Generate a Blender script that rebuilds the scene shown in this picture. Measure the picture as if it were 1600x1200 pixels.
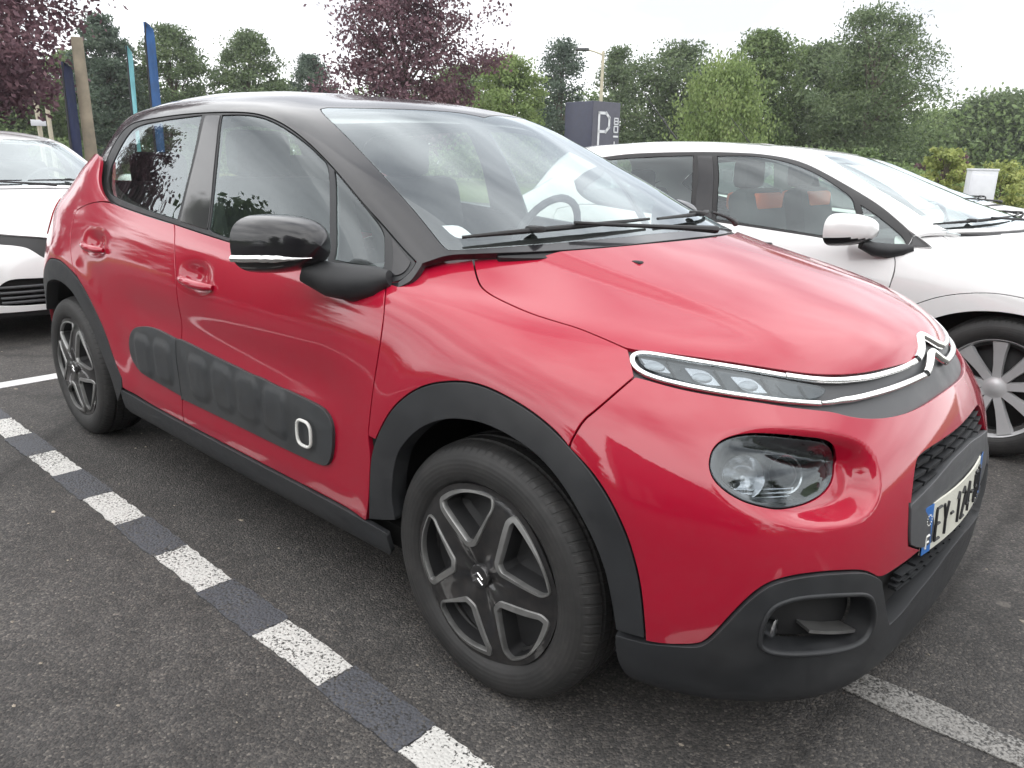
import bpy, bmesh, math, random
import numpy as np
for _o in list(bpy.data.objects): bpy.data.objects.remove(_o)
S=bpy.context.scene
# ------------------------------------------------------------------ camera
cd=bpy.data.cameras.new('camera'); cam=bpy.data.objects.new('camera',cd); S.collection.objects.link(cam)
CP=(1.1048,-1.9757,1.2269); YAW,PITCH,ROLL,FPX=2.3084,-.282,.0193,1203.78
def _cam():
    from mathutils import Matrix, Vector
    f=Vector((math.cos(YAW)*math.cos(PITCH),math.sin(YAW)*math.cos(PITCH),math.sin(PITCH)))
    r=Vector((math.sin(YAW),-math.cos(YAW),0)); u=r.cross(f); c,s=math.cos(ROLL),math.sin(ROLL)
    R,U=c*r+s*u,-s*r+c*u
    M=Matrix(((R.x,U.x,-f.x,CP[0]),(R.y,U.y,-f.y,CP[1]),(R.z,U.z,-f.z,CP[2]),(0,0,0,1)))
    return M
cam.matrix_world=_cam()
cd.sensor_width=36; cd.sensor_fit='HORIZONTAL'; cd.lens=36*FPX/1600; cd.clip_start=.05; cd.clip_end=2000
S.camera=cam
# ------------------------------------------------------------------ sky: bright overcast over a Nishita sky
W=bpy.data.worlds.new("World"); S.world=W; W.use_nodes=True
_n=W.node_tree.nodes; _l=W.node_tree.links; _n.clear()
def _N(t,**k):
    x=_n.new(t)
    for a,b in k.items(): setattr(x,a,b)
    return x
SKYOFF=(5.2,-2.1,.9); SKYROT=math.radians(27)
SUN_EL,SUN_AZ=math.radians(52),math.radians(60)
_sky=_N('ShaderNodeTexSky',sky_type='NISHITA',sun_disc=False,sun_elevation=SUN_EL,sun_rotation=SUN_AZ)
_bg1=_N('ShaderNodeBackground'); _bg1.inputs[1].default_value=.10; _l.new(_sky.outputs[0],_bg1.inputs[0])
_tc=_N('ShaderNodeTexCoord'); _mp=_N('ShaderNodeMapping'); _mp.inputs['Scale'].default_value=(1,1,2.4); _mp.inputs['Location'].default_value=SKYOFF; _mp.inputs['Rotation'].default_value=(0,0,SKYROT); _l.new(_tc.outputs['Generated'],_mp.inputs[0])
_no=_N('ShaderNodeTexNoise'); _no.inputs['Scale'].default_value=1.25; _no.inputs['Detail'].default_value=5; _no.inputs['Roughness'].default_value=.5; _l.new(_mp.outputs[0],_no.inputs['Vector'])
_cr=_N('ShaderNodeValToRGB'); _cr.color_ramp.elements[0].position=.35; _cr.color_ramp.elements[0].color=(.325,.332,.352,1); _cr.color_ramp.elements[1].position=.60; _cr.color_ramp.elements[1].color=(1.0,1.0,1.0,1)
_l.new(_no.outputs[0],_cr.inputs[0])
_bg2=_N('ShaderNodeBackground'); _bg2.inputs[1].default_value=1.66; _l.new(_cr.outputs[0],_bg2.inputs[0])
_mx=_N('ShaderNodeMixShader'); _mx.inputs[0].default_value=.93; _l.new(_bg1.outputs[0],_mx.inputs[1]); _l.new(_bg2.outputs[0],_mx.inputs[2])
_ow=_N('ShaderNodeOutputWorld'); _l.new(_mx.outputs[0],_ow.inputs[0])
sd=bpy.data.lights.new('sun','SUN'); sd.energy=.7; sd.angle=math.radians(120); sd.color=(1,.97,.93)
sun=bpy.data.objects.new('sun',sd); S.collection.objects.link(sun)
_az=math.radians(235); sun.rotation_euler=(math.radians(38),0,math.radians(20))
S.view_settings.view_transform='Standard'; S.view_settings.look='None'; S.view_settings.gamma=1; S.view_settings.exposure=0.90; S.view_settings.use_curve_mapping=False
S.render.engine='CYCLES'
S.cycles.use_denoising=True
S.cycles.max_bounces=10; S.cycles.transparent_max_bounces=16; S.cycles.glossy_bounces=5; S.cycles.diffuse_bounces=3
S.cycles.caustics_reflective=False; S.cycles.caustics_refractive=False; S.cycles.blur_glossy=.3; S.cycles.volume_bounces=1
# ---------- B-spline surfaces of the car body (right half, x forward, y<0 is the car's right) ----------
def row(*pts): return np.array(pts,float)
_SN=[ # each row: 21 columns nose-centre -> side -> tail-centre
 # r0 bottom inner
 [(.66,0,.19),(.655,-.2,.19),(.63,-.40,.19),(.575,-.52,.19),(.49,-.61,.19),(.37,-.67,.20),(.22,-.71,.21),(0,-.72,.21),(-.25,-.73,.22),(-.55,-.73,.22),(-.95,-.73,.22),(-1.4,-.73,.22),(-1.85,-.73,.22),(-2.25,-.73,.22),(-2.55,-.73,.23),(-2.82,-.70,.25),(-2.94,-.64,.26),(-3.01,-.53,.27),(-3.06,-.36,.28),(-3.08,-.18,.28),(-3.08,0,.28)],
 # r1 bottom edge
 [(.733,0,.175),(.725,-.25,.175),(.70,-.45,.175),(.64,-.58,.175),(.555,-.67,.178),(.42,-.745,.185),(.22,-.785,.20),(0,-.80,.21),(-.25,-.805,.215),(-.55,-.805,.215),(-.95,-.805,.215),(-1.4,-.805,.22),(-1.85,-.805,.225),(-2.25,-.81,.23),(-2.55,-.81,.24),(-2.82,-.79,.25),(-3.0,-.715,.26),(-3.08,-.59,.27),(-3.13,-.4,.28),(-3.15,-.2,.28),(-3.15,0,.28)],
 # r2
 [(.755,0,.25),(.746,-.25,.25),(.722,-.45,.25),(.665,-.595,.25),(.575,-.695,.25),(.43,-.785,.25),(.22,-.825,.25),(0,-.838,.25),(-.25,-.84,.255),(-.55,-.838,.255),(-.95,-.838,.255),(-1.4,-.838,.255),(-1.85,-.84,.26),(-2.25,-.845,.265),(-2.55,-.845,.28),(-2.82,-.825,.30),(-3.02,-.74,.31),(-3.10,-.60,.32),(-3.15,-.4,.33),(-3.17,-.2,.33),(-3.17,0,.33)],
 # r3
 [(.762,0,.36),(.753,-.25,.36),(.727,-.45,.36),(.672,-.60,.36),(.585,-.71,.36),(.43,-.805,.36),(.22,-.845,.36),(0,-.856,.36),(-.25,-.857,.36),(-.55,-.853,.36),(-.95,-.85,.36),(-1.4,-.85,.36),(-1.85,-.854,.36),(-2.25,-.86,.37),(-2.55,-.86,.39),(-2.82,-.838,.41),(-3.03,-.75,.42),(-3.11,-.61,.43),(-3.16,-.4,.44),(-3.18,-.2,.44),(-3.18,0,.44)],
 # r4
 [(.758,0,.49),(.748,-.25,.49),(.72,-.45,.49),(.662,-.605,.49),(.575,-.715,.49),(.42,-.81,.49),(.22,-.85,.49),(0,-.862,.49),(-.25,-.862,.49),(-.55,-.858,.49),(-.95,-.855,.49),(-1.4,-.855,.49),(-1.85,-.858,.49),(-2.25,-.864,.50),(-2.55,-.864,.52),(-2.82,-.842,.54),(-3.03,-.76,.55),(-3.12,-.62,.56),(-3.16,-.4,.57),(-3.18,-.2,.57),(-3.18,0,.57)],
 # r5
 [(.738,0,.61),(.726,-.25,.61),(.69,-.45,.61),(.63,-.605,.61),(.545,-.715,.61),(.40,-.81,.615),(.22,-.85,.62),(0,-.862,.62),(-.25,-.863,.62),(-.55,-.861,.62),(-.95,-.86,.62),(-1.4,-.86,.625),(-1.85,-.862,.63),(-2.25,-.864,.64),(-2.55,-.862,.66),(-2.82,-.838,.68),(-3.02,-.76,.69),(-3.11,-.63,.69),(-3.15,-.4,.69),(-3.165,-.2,.69),(-3.17,0,.69)],
 # r6
 [(.702,0,.70),(.688,-.23,.70),(.645,-.42,.703),(.575,-.57,.71),(.485,-.69,.715),(.36,-.785,.725),(.20,-.835,.73),(0,-.853,.735),(-.25,-.857,.745),(-.55,-.858,.75),(-.95,-.858,.755),(-1.4,-.858,.765),(-1.85,-.858,.775),(-2.25,-.857,.79),(-2.55,-.85,.80),(-2.80,-.825,.81),(-2.98,-.76,.81),(-3.08,-.63,.81),(-3.13,-.4,.80),(-3.145,-.2,.80),(-3.15,0,.80)],
 # r7
 [(.662,0,.775),(.645,-.2,.775),(.593,-.38,.777),(.51,-.535,.785),(.415,-.655,.795),(.30,-.745,.805),(.16,-.80,.815),(-.02,-.828,.825),(-.26,-.838,.84),(-.55,-.842,.85),(-.95,-.842,.86),(-1.4,-.842,.875),(-1.85,-.842,.89),(-2.25,-.838,.905),(-2.55,-.825,.915),(-2.79,-.795,.915),(-2.95,-.74,.91),(-3.05,-.62,.90),(-3.10,-.4,.89),(-3.11,-.2,.89),(-3.115,0,.89)],
 # r8
 [(.612,0,.848),(.592,-.17,.85),(.535,-.33,.852),(.447,-.475,.858),(.345,-.59,.865),(.235,-.67,.87),(.105,-.725,.878),(-.06,-.765,.89),(-.28,-.80,.905),(-.56,-.818,.91),(-.95,-.82,.922),(-1.4,-.82,.94),(-1.85,-.82,.962),(-2.24,-.812,.985),(-2.52,-.793,1.0),(-2.74,-.762,1.0),(-2.90,-.70,.985),(-3.0,-.59,.97),(-3.05,-.4,.96),(-3.06,-.2,.96),(-3.065,0,.96)],
 # r9
 [(.47,0,.913),(.45,-.145,.914),(.395,-.28,.914),(.315,-.40,.916),(.225,-.50,.917),(.13,-.58,.918),(.02,-.64,.922),(-.12,-.69,.930),(-.31,-.745,.940),(-.57,-.793,.944),(-.95,-.797,.956),(-1.4,-.798,.977),(-1.85,-.797,1.006),(-2.21,-.785,1.045),(-2.47,-.755,1.09),(-2.68,-.715,1.085),(-2.84,-.66,1.055),(-2.95,-.56,1.03),(-3.0,-.4,1.02),(-3.01,-.2,1.02),(-3.015,0,1.02)],
 # r10
 [(.22,0,.972),(.205,-.12,.972),(.165,-.24,.971),(.108,-.345,.970),(.045,-.435,.968),(-.02,-.51,.967),(-.10,-.575,.967),(-.20,-.635,.970),(-.35,-.71,.970),(-.575,-.775,.965),(-.95,-.78,.976),(-1.4,-.781,.999),(-1.85,-.778,1.033),(-2.19,-.76,1.085),(-2.43,-.725,1.155),(-2.62,-.69,1.145),(-2.78,-.62,1.10),(-2.89,-.53,1.07),(-2.94,-.38,1.06),(-2.95,-.19,1.06),(-2.955,0,1.06)],
 # r11 cowl / belt
 [(-.07,0,1.035),(-.075,-.1,1.034),(-.09,-.2,1.032),(-.11,-.295,1.028),(-.135,-.38,1.023),(-.165,-.455,1.017),(-.205,-.525,1.010),(-.265,-.59,1.003),(-.38,-.675,.992),(-.58,-.75,.982),(-.95,-.757,.992),(-1.4,-.758,1.016),(-1.85,-.754,1.056),(-2.17,-.732,1.12),(-2.38,-.69,1.215),(-2.55,-.655,1.205),(-2.70,-.59,1.15),(-2.82,-.50,1.11),(-2.87,-.36,1.10),(-2.88,-.18,1.10),(-2.885,0,1.10)],
]
_GN=[ # greenhouse: 14 columns
 # g0 below belt
 [(.08,0,.975),(.065,-.27,.972),(.0,-.48,.965),(-.10,-.64,.955),(-.26,-.755,.94),(-.62,-.80,.925),(-1.15,-.805,.93),(-1.65,-.80,.955),(-2.12,-.785,.985),(-2.52,-.75,1.0),(-2.82,-.67,1.0),(-2.97,-.48,1.0),(-3.01,-.22,1.0),(-3.02,0,1.0)],
 # g1
 [(-.13,0,1.055),(-.145,-.26,1.052),(-.205,-.465,1.045),(-.295,-.615,1.035),(-.43,-.722,1.02),(-.72,-.762,1.005),(-1.18,-.772,1.01),(-1.66,-.768,1.035),(-2.10,-.748,1.06),(-2.47,-.71,1.08),(-2.75,-.63,1.08),(-2.89,-.46,1.08),(-2.93,-.21,1.08),(-2.94,0,1.08)],
 # g2
 [(-.36,0,1.165),(-.375,-.245,1.162),(-.43,-.445,1.156),(-.515,-.585,1.148),(-.63,-.678,1.14),(-.87,-.717,1.135),(-1.25,-.730,1.135),(-1.67,-.727,1.15),(-2.08,-.708,1.165),(-2.43,-.665,1.18),(-2.69,-.585,1.18),(-2.83,-.425,1.18),(-2.87,-.2,1.18),(-2.88,0,1.18)],
 # g3
 [(-.60,0,1.278),(-.615,-.235,1.275),(-.665,-.42,1.27),(-.745,-.55,1.264),(-.845,-.632,1.26),(-1.03,-.668,1.258),(-1.34,-.682,1.255),(-1.69,-.68,1.262),(-2.06,-.662,1.27),(-2.38,-.617,1.278),(-2.62,-.535,1.278),(-2.76,-.39,1.278),(-2.80,-.18,1.278),(-2.81,0,1.278)],
 # g4 cant
 [(-.80,0,1.367),(-.815,-.22,1.364),(-.865,-.395,1.358),(-.945,-.51,1.352),(-1.04,-.585,1.35),(-1.19,-.62,1.35),(-1.43,-.634,1.35),(-1.72,-.632,1.35),(-2.04,-.612,1.348),(-2.33,-.567,1.345),(-2.55,-.487,1.345),(-2.69,-.355,1.345),(-2.74,-.165,1.35),(-2.75,0,1.352)],
 # g5
 [(-.93,0,1.413),(-.945,-.2,1.41),(-.995,-.35,1.404),(-1.07,-.455,1.398),(-1.155,-.515,1.397),(-1.28,-.545,1.398),(-1.48,-.556,1.40),(-1.74,-.554,1.40),(-2.02,-.535,1.393),(-2.28,-.495,1.385),(-2.48,-.425,1.38),(-2.63,-.31,1.38),(-2.69,-.15,1.39),(-2.70,0,1.393)],
 # g6
 [(-1.13,0,1.446),(-1.14,-.12,1.445),(-1.17,-.215,1.442),(-1.22,-.285,1.44),(-1.29,-.33,1.44),(-1.39,-.35,1.441),(-1.55,-.36,1.442),(-1.76,-.358,1.441),(-1.98,-.345,1.435),(-2.18,-.32,1.427),(-2.34,-.28,1.42),(-2.47,-.21,1.415),(-2.52,-.1,1.418),(-2.53,0,1.418)],
 # g7 centreline
 [(-1.38,0,1.459),(-1.385,-.01,1.459),(-1.39,-.02,1.459),(-1.41,-.03,1.459),(-1.45,-.03,1.459),(-1.51,-.03,1.459),(-1.61,-.03,1.46),(-1.76,-.03,1.459),(-1.92,-.03,1.455),(-2.05,-.03,1.449),(-2.15,-.03,1.444),(-2.22,-.02,1.44),(-2.26,-.01,1.438),(-2.27,0,1.438)],
]
_B=np.array([[1,4,1,0],[-3,0,3,0],[3,-6,3,0],[-1,3,-3,1]],float)/6
class Surf:
    def __init__(s,net,iters=4,topsym=False):
        P=np.array(net,float); s.nr,s.nc=P.shape[:2]; s.topsym=topsym
        C=P.copy()
        for _ in range(iters):
            s.ctrl=s.ghost(C)
            V,U=np.meshgrid(np.arange(s.nr),np.arange(s.nc),indexing='ij')
            E=P-s.ev(U.ravel().astype(float),V.ravel().astype(float)).reshape(P.shape)
            C=C+E*.9
        s.ctrl=s.ghost(C)
    def ghost(s,C):
        m=np.array([1,-1,1.])
        C=np.concatenate([(C[:,1]*m)[:,None],C,(C[:,-2]*m)[:,None]],1)
        top=C[-2]*m if s.topsym else 2*C[-1]-C[-2]
        return np.concatenate([(2*C[0]-C[1])[None],C,top[None]],0)
    def ev(s,u,v):
        u=np.asarray(u,float); v=np.asarray(v,float)
        iu=np.clip(np.floor(u).astype(int),0,s.nc-2); iv=np.clip(np.floor(v).astype(int),0,s.nr-2)
        fu=u-iu; fv=v-iv
        wu=np.stack([fu**0,fu,fu**2,fu**3],-1)@_B; wv=np.stack([fv**0,fv,fv**2,fv**3],-1)@_B
        r=np.zeros(u.shape+(3,))
        for a in range(4):
            for b in range(4):
                r+=(wv[...,a]*wu[...,b])[...,None]*s.ctrl[iv+a,iu+b]
        return r
    def nrm(s,u,v,h=.004):
        du=s.ev(u+h,v)-s.ev(u-h,v); dv=s.ev(u,v+h)-s.ev(u,v-h)
        n=np.cross(du,dv); n/=np.linalg.norm(n,axis=-1,keepdims=True)+1e-12
        return n
_GA=np.array(_GN)
for _k,_w in enumerate((1,1,1,1,.7,.3)):       # front of the roof a little lower
    _GA[3:7,_k,2]-=.018*_w
_GA[2,:4,2]-=.008; _GA[7,:4,2]-=.008
for _k,_w in zip(range(5,13),(.2,.45,.75,1,1,1,1,1)):
    _GA[4:7,_k,2]+=.026*_w; _GA[3,_k,2]+=.012*_w; _GA[7,_k,2]+=.008*_w
_SA=np.array(_SN); _SA[1:3,:5,2]+=.007
_SA[4:8,15:18,0]+=.022; _SA[4:8,15:17,1]+=.008
SB=Surf(_SA); SG=Surf(_GA,topsym=True)
def T_right(P):
    """right-hand white hatchback: lower roof, longer nose"""
    P=np.array(P,float); x=P[...,0]; P[...,0]=np.where(x<-.35,x*1.0+.36,.01+(x+.35)*1.28); z=P[...,2]; P[...,2]=np.where(z<.95,z*.945,.8978+(z-.95)*.90); return P
def T_left(P):
    P=np.array(P,float); P[...,2]=P[...,2]*.955; return P
W_RIGHT=(0.0,2.66,0.0); W_LEFT=(-5.3,-.08,0.0)
# ------------------------------------------------------------------ helpers
import mathutils
from mathutils import Vector, Matrix
COL=bpy.context.scene.collection
def link(o,parent=None):
    COL.objects.link(o)
    if parent is not None: o.parent=parent
    return o
def empty(name,loc=(0,0,0),rz=0.0,label=None,cat=None,group=None):
    o=bpy.data.objects.new(name,None); o.location=loc; o.rotation_euler=(0,0,rz); o.empty_display_size=.2
    link(o); tag(o,label,cat,group); return o
def tag(o,label=None,cat=None,group=None,kind=None):
    if label: o['label']=label
    if cat: o['category']=cat
    if group: o['group']=group
    if kind: o['kind']=kind
    return o
def mkmesh(name,V,F,mat,parent=None,N=None,smooth=True,loc=None):
    me=bpy.data.meshes.new(name)
    V=np.asarray(V,float)
    me.from_pydata(V.tolist(),[],[list(map(int,f)) for f in F])
    me.validate()
    if smooth: me.polygons.foreach_set('use_smooth',np.ones(len(me.polygons),bool))
    if mat is not None:
        for m in (mat if isinstance(mat,(list,tuple)) else [mat]): me.materials.append(m)
    if N is not None and len(N)==len(me.vertices):
        me.normals_split_custom_set_from_vertices(np.asarray(N,float).tolist())
    me.update()
    o=bpy.data.objects.new(name,me)
    if loc is not None: o.location=loc
    return link(o,parent)
class MB:
    """collects simple solids into ONE mesh"""
    def __init__(s): s.V=[];s.F=[];s.n=0
    def add(s,V,F):
        s.F+= [tuple(i+s.n for i in f) for f in F]; s.V+= [tuple(map(float,v)) for v in V]; s.n=len(s.V); return s
    def box(s,c,h,b=0.0,rot=None):
        """bevelled box: centre c, half sizes h"""
        bm=bmesh.new(); bmesh.ops.create_cube(bm,size=2.0)
        for v in bm.verts: v.co=Vector((v.co.x*h[0],v.co.y*h[1],v.co.z*h[2]))
        if b>0: bmesh.ops.bevel(bm,geom=list(bm.edges),offset=b,segments=2,profile=.5,affect='EDGES')
        M=Matrix.Translation(c)@(rot.to_4x4() if rot is not None else Matrix.Identity(4))
        bm.verts.ensure_lookup_table()
        V=[tuple(M@v.co) for v in bm.verts]; F=[tuple(v.index for v in f.verts) for f in bm.faces]; bm.free()
        return s.add(V,F)
    def tube(s,pts,r,n=8,cap=True):
        pts=[Vector(q) for q in pts]; k=len(pts); rr=r if hasattr(r,'__len__') else [r]*k
        V=[];F=[];up=Vector((.13,.21,.97))
        for i,q in enumerate(pts):
            t=(pts[min(i+1,k-1)]-pts[max(i-1,0)]).normalized()
            a=t.cross(up)
            if a.length<.05: a=t.cross(Vector((1,0,0)))
            a.normalize(); b=t.cross(a)
            for j in range(n):
                w=2*math.pi*j/n; V.append(tuple(q+(a*math.cos(w)+b*math.sin(w))*rr[i]))
        for i in range(k-1):
            for j in range(n): F.append((i*n+j,i*n+(j+1)%n,(i+1)*n+(j+1)%n,(i+1)*n+j))
        if cap: F.append(tuple(range(n-1,-1,-1))); F.append(tuple((k-1)*n+j for j in range(n)))
        return s.add(V,F)
    def lathe_y(s,prof,n=64,c=(0,0,0),closed=False):
        """profile [(radius, y)] turned about the y axis"""
        V=[];F=[];k=len(prof)
        for (r,y) in prof:
            for j in range(n):
                w=2*math.pi*j/n; V.append((c[0]+r*math.cos(w),c[1]+y,c[2]+r*math.sin(w)))
        for i in range(k if closed else k-1):
            a,b=i,(i+1)%k
            for j in range(n): F.append((a*n+j,a*n+(j+1)%n,b*n+(j+1)%n,b*n+j))
        return s.add(V,F)
    def build(s,name,mat,parent=None,smooth=True,fix=True,angle=None,loc=None):
        me=bpy.data.meshes.new(name); me.from_pydata(s.V,[],s.F); me.validate()
        if fix:
            bm=bmesh.new(); bm.from_mesh(me); bmesh.ops.recalc_face_normals(bm,faces=bm.faces); bm.to_mesh(me); bm.free()
        if smooth:
            me.polygons.foreach_set('use_smooth',np.ones(len(me.polygons),bool))
            me.set_sharp_from_angle(angle=math.radians(angle or 40))
        me.materials.append(mat); me.update()
        o=bpy.data.objects.new(name,me)
        if loc is not None: o.location=loc
        return link(o,parent)
def copy_tree(o,parent=None):
    c=o.copy(); COL.objects.link(c)
    if parent is not None: c.parent=parent
    for ch in o.children: copy_tree(ch,c)
    return c
# ------------------------------------------------------------------ trimmed surface panels
def evx(surf,u,v):
    u=np.asarray(u,float); um=surf.nc-1
    m=np.where(u<0,-1.,1.); uu=np.abs(u); m=np.where(uu>um,-m,m); uu=np.where(uu>um,2*um-uu,uu)
    P=surf.ev(uu,v); P[...,1]*=m; return P
def nrx(surf,u,v,h=.006):
    du=evx(surf,u+h,v)-evx(surf,u-h,v); dv=evx(surf,u,v+h)-evx(surf,u,v-h)
    n=np.cross(dv,du); return n/(np.linalg.norm(n,axis=-1,keepdims=True)+1e-12)
def full(surf,u,v,off,disp,T):
    P=evx(surf,u,v)
    if off or disp is not None:
        n=nrx(surf,u,v); d=np.full(len(P),float(off))
        if disp is not None: d=d+disp(P,n)
        P=P+n*d[:,None]
    return P if T is None else T(P)
def fulln(surf,u,v,off,disp,T,h=.02):
    f=lambda a,b: full(surf,a,b,off,disp,T)
    du=f(u+h,v)-f(u-h,v); dv=f(u,v+h*1.5)-f(u,v-h*1.5)
    n=np.cross(dv,du); return n/(np.linalg.norm(n,axis=-1,keepdims=True)+1e-12)
def inpoly(P,poly):
    x,y=P[:,0],P[:,1]; r=np.zeros(len(P),bool); q=np.roll(poly,1,0)
    for (x1,y1),(x2,y2) in zip(poly,q):
        c=((y1>y)!=(y2>y)); r^=c&(x<(x2-x1)*(y-y1)/(y2-y1+1e-15)+x1)
    return r
def sdpoly(P,poly):
    """signed distance to a 2-D polygon (negative inside)"""
    poly=np.asarray(poly,float); q=np.roll(poly,-1,0); d=np.full(len(P),1e9)
    for a,b in zip(poly,q):
        e=b-a; w=P-a; t=np.clip((w@e)/(e@e+1e-15),0,1); dd=w-t[:,None]*e; d=np.minimum(d,(dd*dd).sum(1))
    return np.where(inpoly(P,poly),-1,1)*np.sqrt(d)
def sstep(a,b,x):
    t=np.clip((x-a)/(b-a),0,1); return t*t*(3-2*t)
def smooth_loop(surf,uv,keep_deg=48,it=2,step=.012):
    """rounds a traced outline (sharp corners stay) and resamples it evenly"""
    uv=np.asarray(uv,float)
    P=evx(surf,uv[:,0],uv[:,1]); keepd=np.ones(len(uv),bool); keepd=np.linalg.norm(P-np.roll(P,1,0),axis=1)>.0015; uv=uv[keepd]
    P=evx(surf,uv[:,0],uv[:,1])
    a=P-np.roll(P,1,0); b=np.roll(P,-1,0)-P
    la=np.linalg.norm(a,axis=1);lb=np.linalg.norm(b,axis=1)
    ang=np.degrees(np.arccos(np.clip((a*b).sum(1)/(la*lb+1e-12),-1,1)))
    corner=ang>keep_deg
    pts=[tuple(x) for x in uv]; cor=list(corner)
    for _ in range(it):
        n=len(pts); np_=[];nc=[]
        for i in range(n):
            q=np.array(pts[i]); 
            if cor[i]: np_.append(tuple(q)); nc.append(True)
            else:
                pq=np.array(pts[i-1]); nq=np.array(pts[(i+1)%n])
                np_.append(tuple(q*.75+pq*.25)); nc.append(False)
                np_.append(tuple(q*.75+nq*.25)); nc.append(False)
        pts,cor=np_,nc
    out=[];oc=[];n=len(pts)
    for i in range(n):
        q=np.array(pts[i]); r=np.array(pts[(i+1)%n]); PP=evx(surf,np.array([q[0],r[0]]),np.array([q[1],r[1]]))
        L=np.linalg.norm(PP[1]-PP[0]); k=max(1,int(math.ceil(L/step)))
        for j in range(k): out.append(q+(r-q)*j/k)
    out=np.array(out)
    P=evx(surf,out[:,0],out[:,1]); d=np.linalg.norm(P-np.roll(P,1,0),axis=1)
    return out[d>.0012]
def area(uv): 
    q=np.roll(uv,-1,0); return .5*np.sum(uv[:,0]*q[:,1]-uv[:,1]*q[:,0])
LAST={}
def panel(name,surf,outline,mat,parent,holes=(),off=0.0,disp=None,gap=.0018,flange=.012,r=.0016,double=False,mirror=False,
          du=1/14.,dv=1/8.,T=None,keep=48,step=.012,seal=False,label=None,only=None):
    """one body panel: trims the surface with the outline, rolls its edges inwards.
    double: the left half joins the same mesh (the seam on the centre line stays open);  mirror: makes a second object for the left."""
    um=surf.nc-1; vm=surf.nr-1
    loops=[]
    for k,L in enumerate([outline]+list(holes)):
        L=smooth_loop(surf,L,keep,step=step)
        if (area(L)>0)!=(k==0): L=L[::-1]
        loops.append(L)
    rings=[];B=[];E=[];O=[]
    for L in loops:
        P=evx(surf,L[:,0],L[:,1]); n=nrx(surf,L[:,0],L[:,1])
        seam=lambda q:(abs(q[0])<1e-4)|(abs(q[0]-um)<1e-4)|(q[1]>vm-1e-4)
        S=np.array([bool(seam(q)) for q in L]); es=S&np.roll(S,-1)    # edge i -> i+1 on a seam
        # a corner point only counts as seam edge when both ends share the same seam line
        for i in np.where(es)[0]:
            a,b=L[i],L[(i+1)%len(L)]
            if not ((abs(a[0]-b[0])<1e-4 and (abs(a[0])<1e-4 or abs(a[0]-um)<1e-4)) or (a[1]>vm-1e-4 and b[1]>vm-1e-4)): es[i]=False
        t=np.roll(P,-1,0)-P; t/=np.linalg.norm(t,axis=1,keepdims=True)+1e-12
        oe=np.cross(n,t); oe[es]=0
        o=oe+np.roll(oe,1,0); ln=np.linalg.norm(o,axis=1,keepdims=True)
        allseam=(es&np.roll(es,1)); o=np.where(ln>1e-6,o/np.maximum(ln,1e-9),0)
        m=1/np.clip(ln[:,0]/2,.6,1); m[(es^np.roll(es,1))]=1.0
        inset=(gap+r)*m
        h=.01; Su=(evx(surf,L[:,0]+h,L[:,1])-evx(surf,L[:,0]-h,L[:,1]))/(2*h); Sv=(evx(surf,L[:,0],L[:,1]+h)-evx(surf,L[:,0],L[:,1]-h))/(2*h)
        a11=(Su*Su).sum(1);a12=(Su*Sv).sum(1);a22=(Sv*Sv).sum(1); b1=-(Su*o).sum(1)*inset; b2=-(Sv*o).sum(1)*inset
        det=a11*a22-a12*a12+1e-12; du_=(a22*b1-a12*b2)/det; dv_=(a11*b2-a12*b1)/det
        L2=L+np.stack([np.clip(du_,-.3,.3),np.clip(dv_,-.4,.4)],1)
        onu0=S&(np.abs(L[:,0])<1e-4); L2[onu0,0]=0; onum=S&(np.abs(L[:,0]-um)<1e-4); L2[onum,0]=um; onv=S&(L[:,1]>vm-1e-4); L2[onv,1]=vm
        b0=len(B); k=len(L); B+= [tuple(q) for q in L2]; E+=[(b0+i,b0+(i+1)%k) for i in range(k)]
        rings.append((b0,k,o,es))
    B=np.array(B)
    lo=B.min(0);hi=B.max(0)
    gu=np.arange(lo[0]+du*.5,hi[0],du); gv=np.arange(lo[1]+dv*.5,hi[1],dv)
    G=np.stack(np.meshgrid(gu,gv),-1).reshape(-1,2)
    polys=[B[b0:b0+k] for b0,k,_,_ in rings]
    sc=np.array([1/du,1/dv])
    if len(G):
        ok=inpoly(G,polys[0])
        for q in polys[1:]: ok&=~inpoly(G,q)
        G=G[ok]
        if len(G):
            md=np.full(len(G),1e9); BS=B*sc; GS=G*sc
            for i in range(0,len(G),4000):
                md[i:i+4000]=((GS[i:i+4000,None]-BS[None])**2).sum(2).min(1)
            G=G[md>.16]
    A=np.concatenate([B,G]) if len(G) else B
    res=mathutils.geometry.delaunay_2d_cdt([Vector(q) for q in (A*sc).tolist()],E,[],0,1e-7,True)
    oV=np.array([tuple(q) for q in res[0]])/sc; F=[tuple(f) for f in res[2]]
    cen=np.array([oV[list(f)].mean(0) for f in F])
    ok=inpoly(cen,polys[0])
    for q in polys[1:]: ok&=~inpoly(cen,q)
    F=[f for f,k in zip(F,ok) if k]
    # map input boundary vertices to output ones
    inv={}
    for i,src in enumerate(res[3]):
        for s_ in src: inv.setdefault(s_,i)
    V=full(surf,oV[:,0],oV[:,1],off,disp,T); N=fulln(surf,oV[:,0],oV[:,1],off,disp,T)
    F=[f[::-1] for f in F]
    V=list(map(tuple,V)); N=list(map(tuple,N))
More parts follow.
